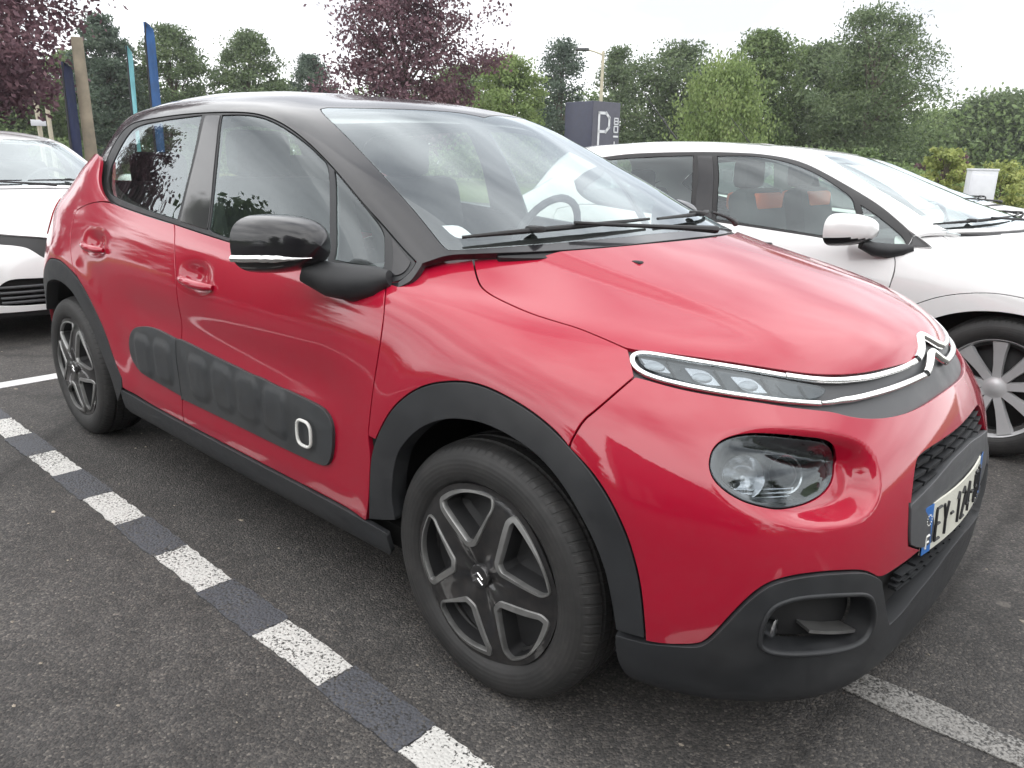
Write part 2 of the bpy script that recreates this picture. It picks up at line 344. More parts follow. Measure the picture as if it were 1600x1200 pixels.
    if flange>0:
        for b0,k,o,es in rings:
            idx=[inv[b0+i] for i in range(k)]
            Pb=np.array([V[i] for i in idx]); nb=np.array([N[i] for i in idx])
            if T is not None:
                oo=T(evx(surf,B[b0:b0+k,0],B[b0:b0+k,1])+o*.001)-T(evx(surf,B[b0:b0+k,0],B[b0:b0+k,1])); l=np.linalg.norm(oo,axis=1,keepdims=True); o=np.where(l>1e-7,oo/np.maximum(l,1e-9),0)
            o=o-nb*(o*nb).sum(1,keepdims=True); l=np.linalg.norm(o,axis=1,keepdims=True); o=np.where(l>1e-5,o/np.maximum(l,1e-9),0)
            R=[(Pb+o*r*.7-nb*r*.3,nb+o),(Pb+o*r-nb*r,o+nb*.05),(Pb+o*r-nb*(r+flange),o+nb*.02)]
            prev=idx
            for Pq,Nq in R:
                s0=len(V); Nq=Nq/np.maximum(np.linalg.norm(Nq,axis=1,keepdims=True),1e-9)
                V+=list(map(tuple,Pq)); N+=list(map(tuple,Nq)); cur=[s0+i for i in range(k)]
                for i in range(k):
                    if es[i]: continue
                    j=(i+1)%k; F.append((prev[i],prev[j],cur[j],cur[i])[::-1] if False else (prev[j],prev[i],cur[i],cur[j])[::-1])
                prev=cur
    V=np.array(V);N=np.array(N)
    fm=np.array([1,-1,1.])
    if T is not None and getattr(T,'mirror',None) is not None: flipV=T.mirror
    else: flipV=lambda X:X*fm
    if double:
        n0=len(V); F=F+[tuple(i+n0 for i in f[::-1]) for f in F]; V=np.concatenate([V,flipV(V)]); N=np.concatenate([N,N*fm])
    o=None
    if only!='left': o=mkmesh(name,V,F,mat,parent,N)
    if label and o is not None: o['label']=label
    if mirror or only=='left':
        o2=mkmesh(name,flipV(V),[f[::-1] for f in F],mat,parent,N*fm)
        LAST['left']=o2
        if o is None: o=o2
    return o
def ribbon(surf,uv,w,h,off=0.0,T=None,double=False,closed=False,n=6,disp=None):
    """a rounded strip lying on the surface along a path; returns MB"""
    uv=np.asarray(uv,float)
    pts=[tuple(q) for q in uv]
    for _ in range(2):
        if closed:
            k=len(pts); pts=[tuple(np.array(pts[i])*.75+np.array(pts[(i+d)%k])*.25) for i in range(k) for d in (-1,1)]
        else:
            q=[pts[0]]
            for i in range(len(pts)-1):
                a,b=np.array(pts[i]),np.array(pts[i+1]); q+= [tuple(a*.75+b*.25),tuple(a*.25+b*.75)]
            pts=q+[pts[-1]]
    uv=np.array(pts); P=full(surf,uv[:,0],uv[:,1],off,disp,T); nn=fulln(surf,uv[:,0],uv[:,1],off,disp,T)
    d=np.linalg.norm(np.diff(P,axis=0),axis=1); keep=np.concatenate([[True],d>.002]); P=P[keep];nn=nn[keep]
    k=len(P); t=np.roll(P,-1,0)-np.roll(P,1,0)
    if not closed: t[0]=P[1]-P[0]; t[-1]=P[-1]-P[-2]
    t/=np.linalg.norm(t,axis=1,keepdims=True)+1e-12; s=np.cross(nn,t); s/=np.linalg.norm(s,axis=1,keepdims=True)+1e-12
    V=[];F=[];m=n+1
    ww=np.full(k,w) if not hasattr(w,'__len__') else np.interp(np.linspace(0,1,k),np.linspace(0,1,len(w)),w)
    for i in range(k):
        for j in range(m):
            a=math.pi*j/n; V.append(tuple(P[i]+s[i]*(-math.cos(a))*ww[i]/2+nn[i]*(h*math.sin(a)**.7 if 0<j<n else -.004)))
    for i in range(k if closed else k-1):
        a,b=i*m,((i+1)%k)*m
        for j in range(n): F.append((a+j,a+j+1,b+j+1,b+j))
    M=MB(); M.add(V,F)
    if double: M.add([(x,-y,z) for x,y,z in V],[f[::-1] for f in F])
    return M
# panel outlines as (u, v) on the body surfaces
OL={
 'archF':[(8.556,2.641),(8.522,3.1),(8.485,3.668),(8.451,4.104),(8.374,4.494),(8.264,4.875),(8.136,5.226),(7.971,5.54),(7.789,5.809),(7.586,6.023),(7.359,6.19),(7.131,6.302),(6.884,6.307),(6.635,6.225),(6.396,6.108),(6.18,5.946),(5.993,5.757),(5.819,5.541),(5.635,5.3),(5.478,5.042),(5.343,4.731),(5.236,4.377),(5.172,4.034),(5.127,3.703),(5.099,3.296),(5.079,2.735)],
 'archFi':[(5.373,2.736),(5.387,3.033),(5.43,3.436),(5.482,3.783),(5.598,4.191),(5.749,4.541),(5.907,4.848),(6.099,5.127),(6.31,5.335),(6.54,5.464),(6.757,5.542),(6.992,5.562),(7.186,5.512),(7.373,5.428),(7.579,5.251),(7.765,5.023),(7.925,4.731),(8.058,4.407),(8.135,3.963),(8.173,3.415),(8.141,2.968)],
 'archR':[(12.272,2.863),(12.246,3.182),(12.366,3.738),(12.463,4.4),(12.606,4.867),(12.833,5.361),(13.181,5.743),(13.648,5.964),(14.008,5.921),(14.281,5.858),(14.694,5.513),(15.053,4.994),(15.351,4.325),(15.443,3.886)],
 'archRi':[(15.058,3.92),(14.923,4.297),(14.588,4.911),(14.454,5.071),(13.948,5.328),(13.451,5.303),(13.153,5.066),(12.827,4.433),(12.629,3.671),(12.478,2.833),(12.51,2.034)],
 'beltF':[(11.295,9.598),(10.886,9.389),(10.502,9.245),(9.855,8.983),(9.121,8.85),(8.675,8.699),(8.448,8.673)],
 'beltR':[(12.671,9.439),(12.285,9.536),(11.951,9.6),(11.525,9.558),(11.295,9.598)],
 'bonfront':[(1.176,7.44),(1.841,7.412),(2.445,7.473),(2.809,7.566),(3.167,7.655),(3.648,7.75),(4.139,7.818),(4.57,7.854),(4.979,7.848)],
 'bonshut':[(4.979,7.848),(5.184,7.967),(5.471,8.122),(5.765,8.263),(6.115,8.35),(6.463,8.454),(6.805,8.66),(7.091,8.918),(7.222,9.226),(7.233,9.727),(7.197,10.633)],
 'bowl':[(4.327,5.593),(4.273,5.831),(4.158,6.056),(3.915,6.257),(3.491,6.366),(2.87,6.321),(2.205,6.105),(1.923,5.798),(1.832,5.282),(1.949,4.812),(2.287,4.602),(3.049,4.649),(3.732,4.815),(4.13,5.011),(4.31,5.303)],
 'bumpair':[(11.981,4.431),(11.918,4.76),(11.795,4.974),(11.487,5.101),(11.061,5.053),(10.446,4.925),(9.804,4.847),(9.197,4.751),(9.052,4.665),(8.978,4.436),(8.978,4.073),(9.023,3.646),(9.084,3.44),(9.181,3.374),(9.683,3.36),(10.33,3.384),(11.095,3.48),(11.814,3.641),(11.952,3.885),(11.987,4.158)],
 'bumpbot':[(5.089,2.681),(4.856,2.7),(4.634,2.737),(4.525,2.792),(4.443,2.925),(4.367,3.082),(4.238,3.343),(4.087,3.592),(3.929,3.778),(3.757,3.897),(3.544,3.956),(3.305,3.982),(2.952,3.965),(2.591,3.899),(2.318,3.817),(2.14,3.702),(1.979,3.554)],
 'bumptop':[(4.919,7.244),(4.771,7.218),(4.51,7.142),(4.244,7.074),(3.775,6.992),(3.292,6.911),(2.934,6.815),(2.569,6.73),(2.305,6.662),(2.101,6.532),(1.823,6.418),(1.411,6.328),(0.902,6.297),(0.244,6.357)],
 'carr':[(1.361,4.544),(1.407,4.103),(1.377,3.84),(1.044,3.581)],
 'chrome1':[(2.432,6.853),(2.916,6.931),(3.277,7.01),(3.76,7.089),(4.232,7.171),(4.671,7.279),(4.857,7.397),(4.939,7.553),(4.931,7.717),(4.811,7.815),(4.577,7.806),(4.153,7.743),(3.667,7.665),(3.186,7.572),(2.83,7.471),(2.467,7.38),(2.115,7.324),(1.868,7.32),(1.541,7.318),(1.215,7.348),(0.866,7.378),(0.517,7.455)],
 'chrome2':[(2.438,6.848),(2.29,6.848),(2.13,6.887),(1.942,6.887),(1.532,6.933),(1.039,6.974),(0.629,7.007),(0.328,7.008)],
 'cpil':[(12.671,9.439),(12.878,9.658),(13.07,9.855),(13.371,10.234),(13.616,10.7),(13.833,11.0),(14.292,11.0)],
 'dlobot':[(3.962,0.596),(4.141,0.34),(4.349,0.06),(4.478,0.016),(4.638,0.066),(4.954,0.204),(5.505,0.389),(6.037,0.549),(6.782,0.661),(7.445,0.68),(8.164,0.744)],
 'dlotop':[(8.164,0.744),(8.459,1.183),(8.676,1.503),(8.839,1.906),(8.906,2.404),(8.859,2.917),(8.77,3.273),(8.544,3.575),(8.14,3.695),(7.772,3.761),(7.336,3.863),(6.929,3.944),(6.453,4.003),(5.992,4.048),(5.691,4.07),(5.388,4.071),(5.161,4.024),(4.944,3.926),(4.688,3.735),(4.497,3.479),(4.395,3.26),(4.313,3.037),(4.218,2.539),(4.135,1.797),(4.012,1.293),(3.962,0.596)],
 'doorlead':[(8.486,4.509),(8.457,4.917),(8.423,5.44),(8.376,6.05),(8.346,6.669),(8.348,7.314),(8.39,8.027),(8.448,8.673)],
 'doormid':[(11.185,2.632),(11.141,3.353),(11.104,4.171),(11.073,4.858),(11.036,5.653),(11.055,6.473),(11.106,7.203),(11.295,9.598)],
 'fbshut':[(4.919,7.244),(5.236,6.784),(5.532,6.349),(5.699,6.113),(5.855,5.686),(5.873,5.566)],
 'fog':[(3.902,2.917),(3.886,3.155),(3.839,3.372),(3.769,3.505),(3.669,3.582),(3.491,3.64),(3.271,3.655),(2.874,3.612),(2.375,3.489),(2.202,3.382),(2.103,3.196),(2.031,2.918),(2.047,2.656),(2.16,2.461),(2.408,2.452),(2.719,2.506),(3.133,2.581),(3.497,2.634),(3.723,2.697),(3.85,2.785)],
 'grilleL':[(1.027,5.301),(1.115,5.213),(1.218,4.914),(1.319,4.519)],
 'lampo':[(4.274,5.638),(4.233,5.804),(4.148,5.969),(4.013,6.105),(3.833,6.199),(3.641,6.246),(3.452,6.26),(3.131,6.238),(2.846,6.186),(2.571,6.122),(2.406,6.037),(2.275,5.903),(2.175,5.732),(2.227,5.448),(2.324,5.238),(2.523,5.101),(2.833,5.038),(3.147,5.021),(3.465,5.023),(3.67,5.065),(3.889,5.127),(4.053,5.218),(4.173,5.326),(4.26,5.472)],
 'ledge':[(1.361,4.544),(0.897,4.67),(0.331,4.849)],
 'lensin':[(4.859,7.678),(4.808,7.746),(4.704,7.764),(4.166,7.664),(3.684,7.574),(3.205,7.47),(2.748,7.341),(2.411,7.232),(2.326,7.126),(2.37,7.015),(2.534,6.912),(2.967,6.954),(3.601,7.07),(4.228,7.206),(4.699,7.378),(4.824,7.51)],
 'lgtop':[(1.937,3.522),(1.632,3.565),(1.261,3.57),(0.985,3.534),(0.604,3.55),(0.178,3.571)],
 'lipbot':[(5.399,2.08),(5.239,1.634)],
 'lipgr':[(1.969,3.468),(1.9,3.271),(1.788,2.904),(1.631,2.51),(1.358,2.562),(1.086,2.738),(0.57,2.879),(0.291,3.0)],
 'mtri':[(4.02,1.208),(4.006,0.949),(4.01,0.614),(4.139,0.407),(4.282,0.228),(4.409,0.175)],
 'pillarB':[(6.423,3.891),(6.06,3.916),(6.213,2.741),(6.279,1.49),(6.3,0.757),(6.712,0.805),(6.669,1.692),(6.573,2.7)],
 'rdrear':[(13.103,5.681),(13.268,6.055),(13.407,6.705),(13.462,7.447),(13.488,8.073),(12.671,9.439)],
 'redbot':[(8.613,2.531),(9.138,2.566),(9.774,2.563),(10.462,2.587),(11.185,2.632),(11.721,2.683),(12.349,2.772)],
 'sillbot':[(12.264,1.943),(11.292,1.45),(10.542,1.5),(9.875,1.35),(9.25,1.35),(8.792,1.35),(8.31,1.777),(8.273,2.41)],
 'ugtop':[(1.027,5.301),(0.752,5.335),(0.141,5.311)],
 'wfront':[(6.038,3.908),(5.713,3.958),(5.417,3.959),(5.199,3.916),(4.992,3.826),(4.756,3.624),(4.568,3.383),(4.453,3.192),(4.369,2.974),(4.319,2.762),(4.275,2.638),(4.578,2.0),(4.841,1.262),(5.001,0.405),(5.514,0.552),(5.901,0.656),(6.246,0.739),(6.285,0.844),(6.259,1.506),(6.186,2.757)],
 'wind':[(0.0,4.3),(0.297,4.542),(0.698,4.642),(1.306,4.703),(1.986,4.784),(2.66,4.903),(3.134,4.939),(3.322,4.797),(3.291,4.427),(3.245,3.461),(3.278,2.796),(3.33,2.169),(3.353,1.596),(3.387,1.198),(3.424,0.903),(3.398,0.828)],
 'wquart':[(4.226,2.487),(4.19,2.105),(4.133,1.729),(4.074,1.288),(4.238,0.931),(4.414,0.426),(4.668,0.488),(4.903,0.571),(4.68,1.514)],
 'wrear':[(8.23,1.05),(8.375,1.231),(8.482,1.449),(8.576,1.9),(8.533,2.415),(8.478,2.929),(8.364,3.318),(8.046,3.521),(7.655,3.62),(7.276,3.724),(6.896,3.805),(6.526,3.891),(6.632,2.705),(6.72,1.687),(6.764,0.855),(7.104,0.859),(7.508,0.928),(7.901,0.988)],
}
OW={
 'dlobot':[(4.0,0.0),(4.125,0.0),(4.292,0.0),(4.583,0.0),(4.886,0.062),(5.121,0.298),(5.682,0.593),(6.266,0.728),(7.445,0.682),(8.164,0.746)],
 'dlotop':[(8.164,0.746),(8.457,1.18),(8.671,1.496),(8.837,1.903),(8.7,2.6),(8.3,3.3),(8.493,3.665),(7.809,4.047),(7.059,4.261),(6.186,4.494),(5.363,4.674),(4.457,4.863),(3.526,4.671),(3.104,4.06),(3.09,3.38),(3.211,2.731),(3.358,1.959),(3.696,0.974),(4.0,0.0)],
 'mtri':[(3.798,0.775),(3.963,0.33),(4.042,0.0),(4.167,0.0),(4.25,0.0)],
 'pillarB':[(6.341,4.058),(5.992,4.122),(6.269,2.148),(6.313,0.821),(6.538,0.881),(6.509,2.09)],
 'wfront':[(5.894,4.085),(5.422,4.26),(5.002,4.392),(4.3,4.327),(3.766,4.008),(3.541,3.587),(3.546,3.097),(3.737,2.588),(3.859,2.183),(4.314,1.622),(4.834,0.199),(5.099,0.469),(5.673,0.755),(6.265,0.888),(6.202,2.162)],
 'wind':[(0.0,4.3),(0.5,4.36),(0.347,4.954),(1.209,5.058),(1.625,4.783),(2.02,3.491),(2.386,2.561),(2.582,1.665),(2.979,0.737),(2.919,0.577)],
 'wquart':[(3.947,1.869),(3.921,1.478),(4.002,0.85),(4.107,0.43),(4.292,0.0),(4.583,0.0),(4.777,0.135),(4.465,1.135)],
 'wrear':[(8.196,1.046),(8.337,1.224),(8.439,1.439),(8.45,1.9),(8.2,2.6),(8.305,3.476),(7.575,3.737),(6.902,3.922),(6.441,4.042),(6.565,2.673),(6.598,0.962),(7.083,0.857),(7.484,0.925),(7.873,0.984)],
}
# ------------------------------------------------------------------ materials
def newmat(name):
    m=bpy.data.materials.new(name); m.use_nodes=True; nt=m.node_tree; nt.nodes.clear()
    out=nt.nodes.new('ShaderNodeOutputMaterial'); b=nt.nodes.new('ShaderNodeBsdfPrincipled'); nt.links.new(b.outputs[0],out.inputs[0])
    return m,nt,b,out
def nd(nt,t,**k):
    x=nt.nodes.new(t)
    for a,b in k.items():
        if a in x.inputs.keys() if hasattr(x.inputs,'keys') else False: x.inputs[a].default_value=b
        else: setattr(x,a,b)
    return x
def noise(nt,scale,detail=3,rough=.55,coord='Object',vec=None):
    tc=nt.nodes.new('ShaderNodeTexCoord'); n=nt.nodes.new('ShaderNodeTexNoise'); n.inputs['Scale'].default_value=scale; n.inputs['Detail'].default_value=detail; n.inputs['Roughness'].default_value=rough
    nt.links.new(vec if vec is not None else tc.outputs[coord],n.inputs['Vector']); return n
def ramp(nt,src,stops):
    r=nt.nodes.new('ShaderNodeValToRGB'); e=r.color_ramp.elements
    while len(e)<len(stops): e.new(.5)
    for x,(p,c) in zip(e,stops): x.position=p; x.color=(c if len(c)==4 else (*c,1)) if hasattr(c,'__len__') else (c,c,c,1)
    nt.links.new(src,r.inputs[0]); return r
def bump(nt,src,b,strength,dist):
    k=nt.nodes.new('ShaderNodeBump'); k.inputs['Strength'].default_value=strength; k.inputs['Distance'].default_value=dist
    nt.links.new(src,k.inputs['Height']); nt.links.new(k.outputs[0],b.inputs['Normal']); return k
def simple(name,col,rough=.5,metal=0,coat=0,var=0,vscale=8,bmp=0,bscale=60,spec=.5,dirt=0,dirtcol=(.16,.14,.12)):
    m,nt,b,o=newmat(name)
    b.inputs['Base Color'].default_value=(*col,1); b.inputs['Roughness'].default_value=rough; b.inputs['Metallic'].default_value=metal
    b.inputs['Coat Weight'].default_value=coat; b.inputs['Coat Roughness'].default_value=.03; b.inputs['Specular IOR Level'].default_value=spec
    if var:
        n=noise(nt,vscale,5); c0=tuple(max(0,x*(1-var)) for x in col); c1=tuple(x*(1+var) for x in col)
        r=ramp(nt,n.outputs[0],[(.3,c0),(.7,c1)]); src=r.outputs[0]
        if dirt:
            n2=noise(nt,3.5,6,.65); r2=ramp(nt,n2.outputs[0],[(.45,0),(.8,1)]); mm=nt.nodes.new('ShaderNodeMath'); mm.operation='MULTIPLY'; mm.inputs[1].default_value=dirt; nt.links.new(r2.outputs[0],mm.inputs[0])
            mx=nt.nodes.new('ShaderNodeMix'); mx.data_type='RGBA'; nt.links.new(mm.outputs[0],mx.inputs[0]); nt.links.new(src,mx.inputs[6]); mx.inputs[7].default_value=(*dirtcol,1); src=mx.outputs[2]
        nt.links.new(src,b.inputs['Base Color'])
        rr=ramp(nt,n.outputs[0],[(.3,max(.02,rough*.85)),(.7,min(1,rough*1.15))]); nt.links.new(rr.outputs[0],b.inputs['Roughness'])
    if bmp:
        n3=noise(nt,bscale,4); bump(nt,n3.outputs[0],b,bmp,.002)
    return m
def paint(name,col,metal=.0,rough=.35,dust=.06,ior=1.55):
    m,nt,b,o=newmat(name)
    n=noise(nt,2.2,6,.6); n2=noise(nt,38,4,.6)
    mm=nt.nodes.new('ShaderNodeMath'); mm.operation='MULTIPLY'; nt.links.new(n.outputs[0],mm.inputs[0]); nt.links.new(n2.outputs[0],mm.inputs[1])
    r=ramp(nt,mm.outputs[0],[(.18,0),(.42,dust)])
    mx=nt.nodes.new('ShaderNodeMix'); mx.data_type='RGBA'; nt.links.new(r.outputs[0],mx.inputs[0]); mx.inputs[6].default_value=(*col,1); mx.inputs[7].default_value=(.36,.32,.28,1)
    nt.links.new(mx.outputs[2],b.inputs['Base Color']); b.inputs['Metallic'].default_value=metal; b.inputs['Roughness'].default_value=rough
    b.inputs['Coat Weight'].default_value=1; b.inputs['Coat IOR'].default_value=ior; b.inputs['Specular IOR Level'].default_value=.12
    cr=ramp(nt,mm.outputs[0],[(.2,.035),(.45,.10)]); nt.links.new(cr.outputs[0],b.inputs['Coat Roughness'])
    # faint orange peel of the lacquer
    n3=noise(nt,170,2); k=nt.nodes.new('ShaderNodeBump'); k.inputs['Strength'].default_value=.018; k.inputs['Distance'].default_value=.002; nt.links.new(n3.outputs[0],k.inputs['Height']); nt.links.new(k.outputs[0],b.inputs['Coat Normal'])
    return m
def glassmat(name,tint,rough=.0,ior=1.5,film=.0,mul_=1.7):
    """thin pane: Fresnel mirror over a tinted see-through sheet with a light film of dust"""
    m,nt,b,o=newmat(name); nt.nodes.remove(b)
    # Schlick reflectance, the same from both sides of the pane (both faces of the sheet together)
    ge=nt.nodes.new('ShaderNodeNewGeometry'); dt=nt.nodes.new('ShaderNodeVectorMath'); dt.operation='DOT_PRODUCT'; nt.links.new(ge.outputs['Incoming'],dt.inputs[0]); nt.links.new(ge.outputs['Normal'],dt.inputs[1])
    ab=nt.nodes.new('ShaderNodeMath'); ab.operation='ABSOLUTE'; nt.links.new(dt.outputs['Value'],ab.inputs[0])
    om=nt.nodes.new('ShaderNodeMath'); om.operation='SUBTRACT'; om.inputs[0].default_value=1; nt.links.new(ab.outputs[0],om.inputs[1]); om.use_clamp=True
    pw=nt.nodes.new('ShaderNodeMath'); pw.operation='POWER'; pw.inputs[1].default_value=5; nt.links.new(om.outputs[0],pw.inputs[0])
    mul=nt.nodes.new('ShaderNodeMath'); mul.operation='MULTIPLY_ADD'; mul.inputs[1].default_value=.96*min(mul_,1.3); mul.inputs[2].default_value=.04*mul_; mul.use_clamp=True; nt.links.new(pw.outputs[0],mul.inputs[0])
    tr=nt.nodes.new('ShaderNodeBsdfTransparent'); tr.inputs[0].default_value=(*tint,1)
    gl=nt.nodes.new('ShaderNodeBsdfGlossy'); gl.inputs['Roughness'].default_value=rough; gl.inputs[0].default_value=(.90,.97,1.0,1)
    df=nt.nodes.new('ShaderNodeBsdfDiffuse'); df.inputs[0].default_value=(.45,.45,.43,1)
    n=noise(nt,5,6,.65); r=ramp(nt,n.outputs[0],[(.4,film*.5),(.75,film*1.5)])
    m1=nt.nodes.new('ShaderNodeMixShader'); nt.links.new(r.outputs[0],m1.inputs[0]); nt.links.new(tr.outputs[0],m1.inputs[1]); nt.links.new(df.outputs[0],m1.inputs[2])
    m2=nt.nodes.new('ShaderNodeMixShader'); nt.links.new(mul.outputs[0],m2.inputs[0]); nt.links.new(m1.outputs[0],m2.inputs[1]); nt.links.new(gl.outputs[0],m2.inputs[2])
    nt.links.new(m2.outputs[0],o.inputs[0]); return m
M={}
M['red']=paint('red_paint',(.335,.0018,.0215),0,.45,.014,1.62)
M['white']=paint('white_paint',(.70,.70,.70),0,.4,.04)
M['gloss_black']=paint('gloss_black',(.009,.009,.011),0,.3,.012,1.45)
M['plastic']=simple('black_plastic',(.017,.0185,.021),.55,var=.25,vscale=14,bmp=.25,bscale=900,dirt=.10)
M['plastic_dark']=simple('dark_plastic',(.012,.012,.013),.6,var=.2)
M['grey_trim']=simple('grey_trim',(.06,.062,.066),.5,var=.12,vscale=20)
M['rubber']=simple('rubber',(.018,.018,.019),.7,var=.2)
M['chrome']=simple('chrome',(.86,.86,.85),.12,1,var=.05)
M['chrome_strip']=simple('satin_chrome',(.90,.90,.89),.22,1,var=.04)
M['black_void']=simple('void',(.004,.004,.004),.9)
M['glass']=glassmat('glass_green',(.76,.86,.81),film=.008,mul_=2.4)
M['glass_front']=glassmat('glass_clear',(.86,.92,.91),film=.024,mul_=4.3)
M['lens']=glassmat('lens',(.50,.53,.55),film=.012)
M['lamp_red']=simple('lamp_red',(.35,.01,.012),.12,coat=1,var=.1)
M['reflector']=simple('reflector',(.75,.76,.78),.15,1,var=.1)
M['lamp_grey']=simple('lamp_inner',(.09,.095,.10),.30,.4,var=.5,vscale=26)
M['led']=simple('led_lens',(.80,.82,.84),.12,.3,coat=1,var=.08)
M['rim_black']=paint('rim_black',(.014,.014,.015),0,.3,.05)
M['rim_grey']=simple('rim_machined',(.27,.27,.265),.40,.75,var=.15,vscale=30)
M['alloy']=simple('alloy',(.58,.58,.59),.35,.35,coat=.5,var=.08)
M['seat']=simple('seat_cloth',(.045,.046,.05),.9,var=.3,vscale=40,bmp=.3,bscale=300)
M['dash']=simple('dash_plastic',(.03,.031,.034),.6,var=.2)
M['headliner']=simple('headliner',(.30,.30,.29),.95,var=.1)
M['paper']=simple('paper',(.75,.76,.78),.7,var=.05)
M['plate_yellow']=simple('plate_white',(.62,.615,.54),.4,var=.06)
M['plate_white']=simple('plate_white2',(.68,.68,.65),.4,var=.05)
M['plate_blue']=simple('plate_blue',(.03,.14,.42),.4,var=.1)
M['ink']=simple('plate_ink',(.015,.015,.017),.5)
M['orange']=simple('orange_plastic',(.62,.13,.05),.6,coat=.0,var=.1)
M['red_cloth']=simple('red_cloth',(.55,.06,.04),.8,var=.2)
def tyre_mat():
    m,nt,b,o=newmat('tyre'); tc=nt.nodes.new('ShaderNodeTexCoord'); sp=nt.nodes.new('ShaderNodeSeparateXYZ'); nt.links.new(tc.outputs['Object'],sp.inputs[0])
    at=nt.nodes.new('ShaderNodeMath'); at.operation='ARCTAN2'; nt.links.new(sp.outputs[2],at.inputs[0]); nt.links.new(sp.outputs[0],at.inputs[1])
    ln=nt.nodes.new('ShaderNodeVectorMath'); ln.operation='LENGTH'; cx=nt.nodes.new('ShaderNodeCombineXYZ'); nt.links.new(sp.outputs[0],cx.inputs[0]); nt.links.new(sp.outputs[2],cx.inputs[2]); nt.links.new(cx.outputs[0],ln.inputs[0])
    # sipes across the shoulders of the tread
    ml=nt.nodes.new('ShaderNodeMath'); ml.operation='MULTIPLY_ADD'; ml.inputs[1].default_value=84; nt.links.new(at.outputs[0],ml.inputs[0])
    yy=nt.nodes.new('ShaderNodeMath'); yy.operation='MULTIPLY'; yy.inputs[1].default_value=55; nt.links.new(sp.outputs[1],yy.inputs[0]); nt.links.new(yy.outputs[0],ml.inputs[2])
    sn=nt.nodes.new('ShaderNodeMath'); sn.operation='SINE'; nt.links.new(ml.outputs[0],sn.inputs[0])
    tr=ramp(nt,ln.outputs['Value'],[(.292,0),(.300,1)]); tr.color_ramp.elements[0].position=.292; tr.color_ramp.elements[1].position=.300
    si=ramp(nt,sn.outputs[0],[(.55,1),(.8,0)])
    # rings on the sidewall
    rg=nt.nodes.new('ShaderNodeMath'); rg.operation='MULTIPLY'; rg.inputs[1].default_value=620; nt.links.new(ln.outputs['Value'],rg.inputs[0]); rs=nt.nodes.new('ShaderNodeMath'); rs.operation='SINE'; nt.links.new(rg.outputs[0],rs.inputs[0])
    mx=nt.nodes.new('ShaderNodeMix'); nt.links.new(tr.outputs[0],mx.inputs[0]); 
    rs2=nt.nodes.new('ShaderNodeMath'); rs2.operation='MULTIPLY'; rs2.inputs[1].default_value=.05; nt.links.new(rs.outputs[0],rs2.inputs[0])
    nt.links.new(rs2.outputs[0],mx.inputs[2]); nt.links.new(si.outputs[0],mx.inputs[3])
    bump(nt,mx.outputs[0],b,.7,.004)
    n=noise(nt,16,6,.7); c=ramp(nt,n.outputs[0],[(.35,(.015,.015,.015)),(.6,(.026,.025,.0245)),(.8,(.058,.054,.05))]); nt.links.new(c.outputs[0],b.inputs['Base Color'])
    b.inputs['Roughness'].default_value=.62
    return m
M['tyre']=tyre_mat()
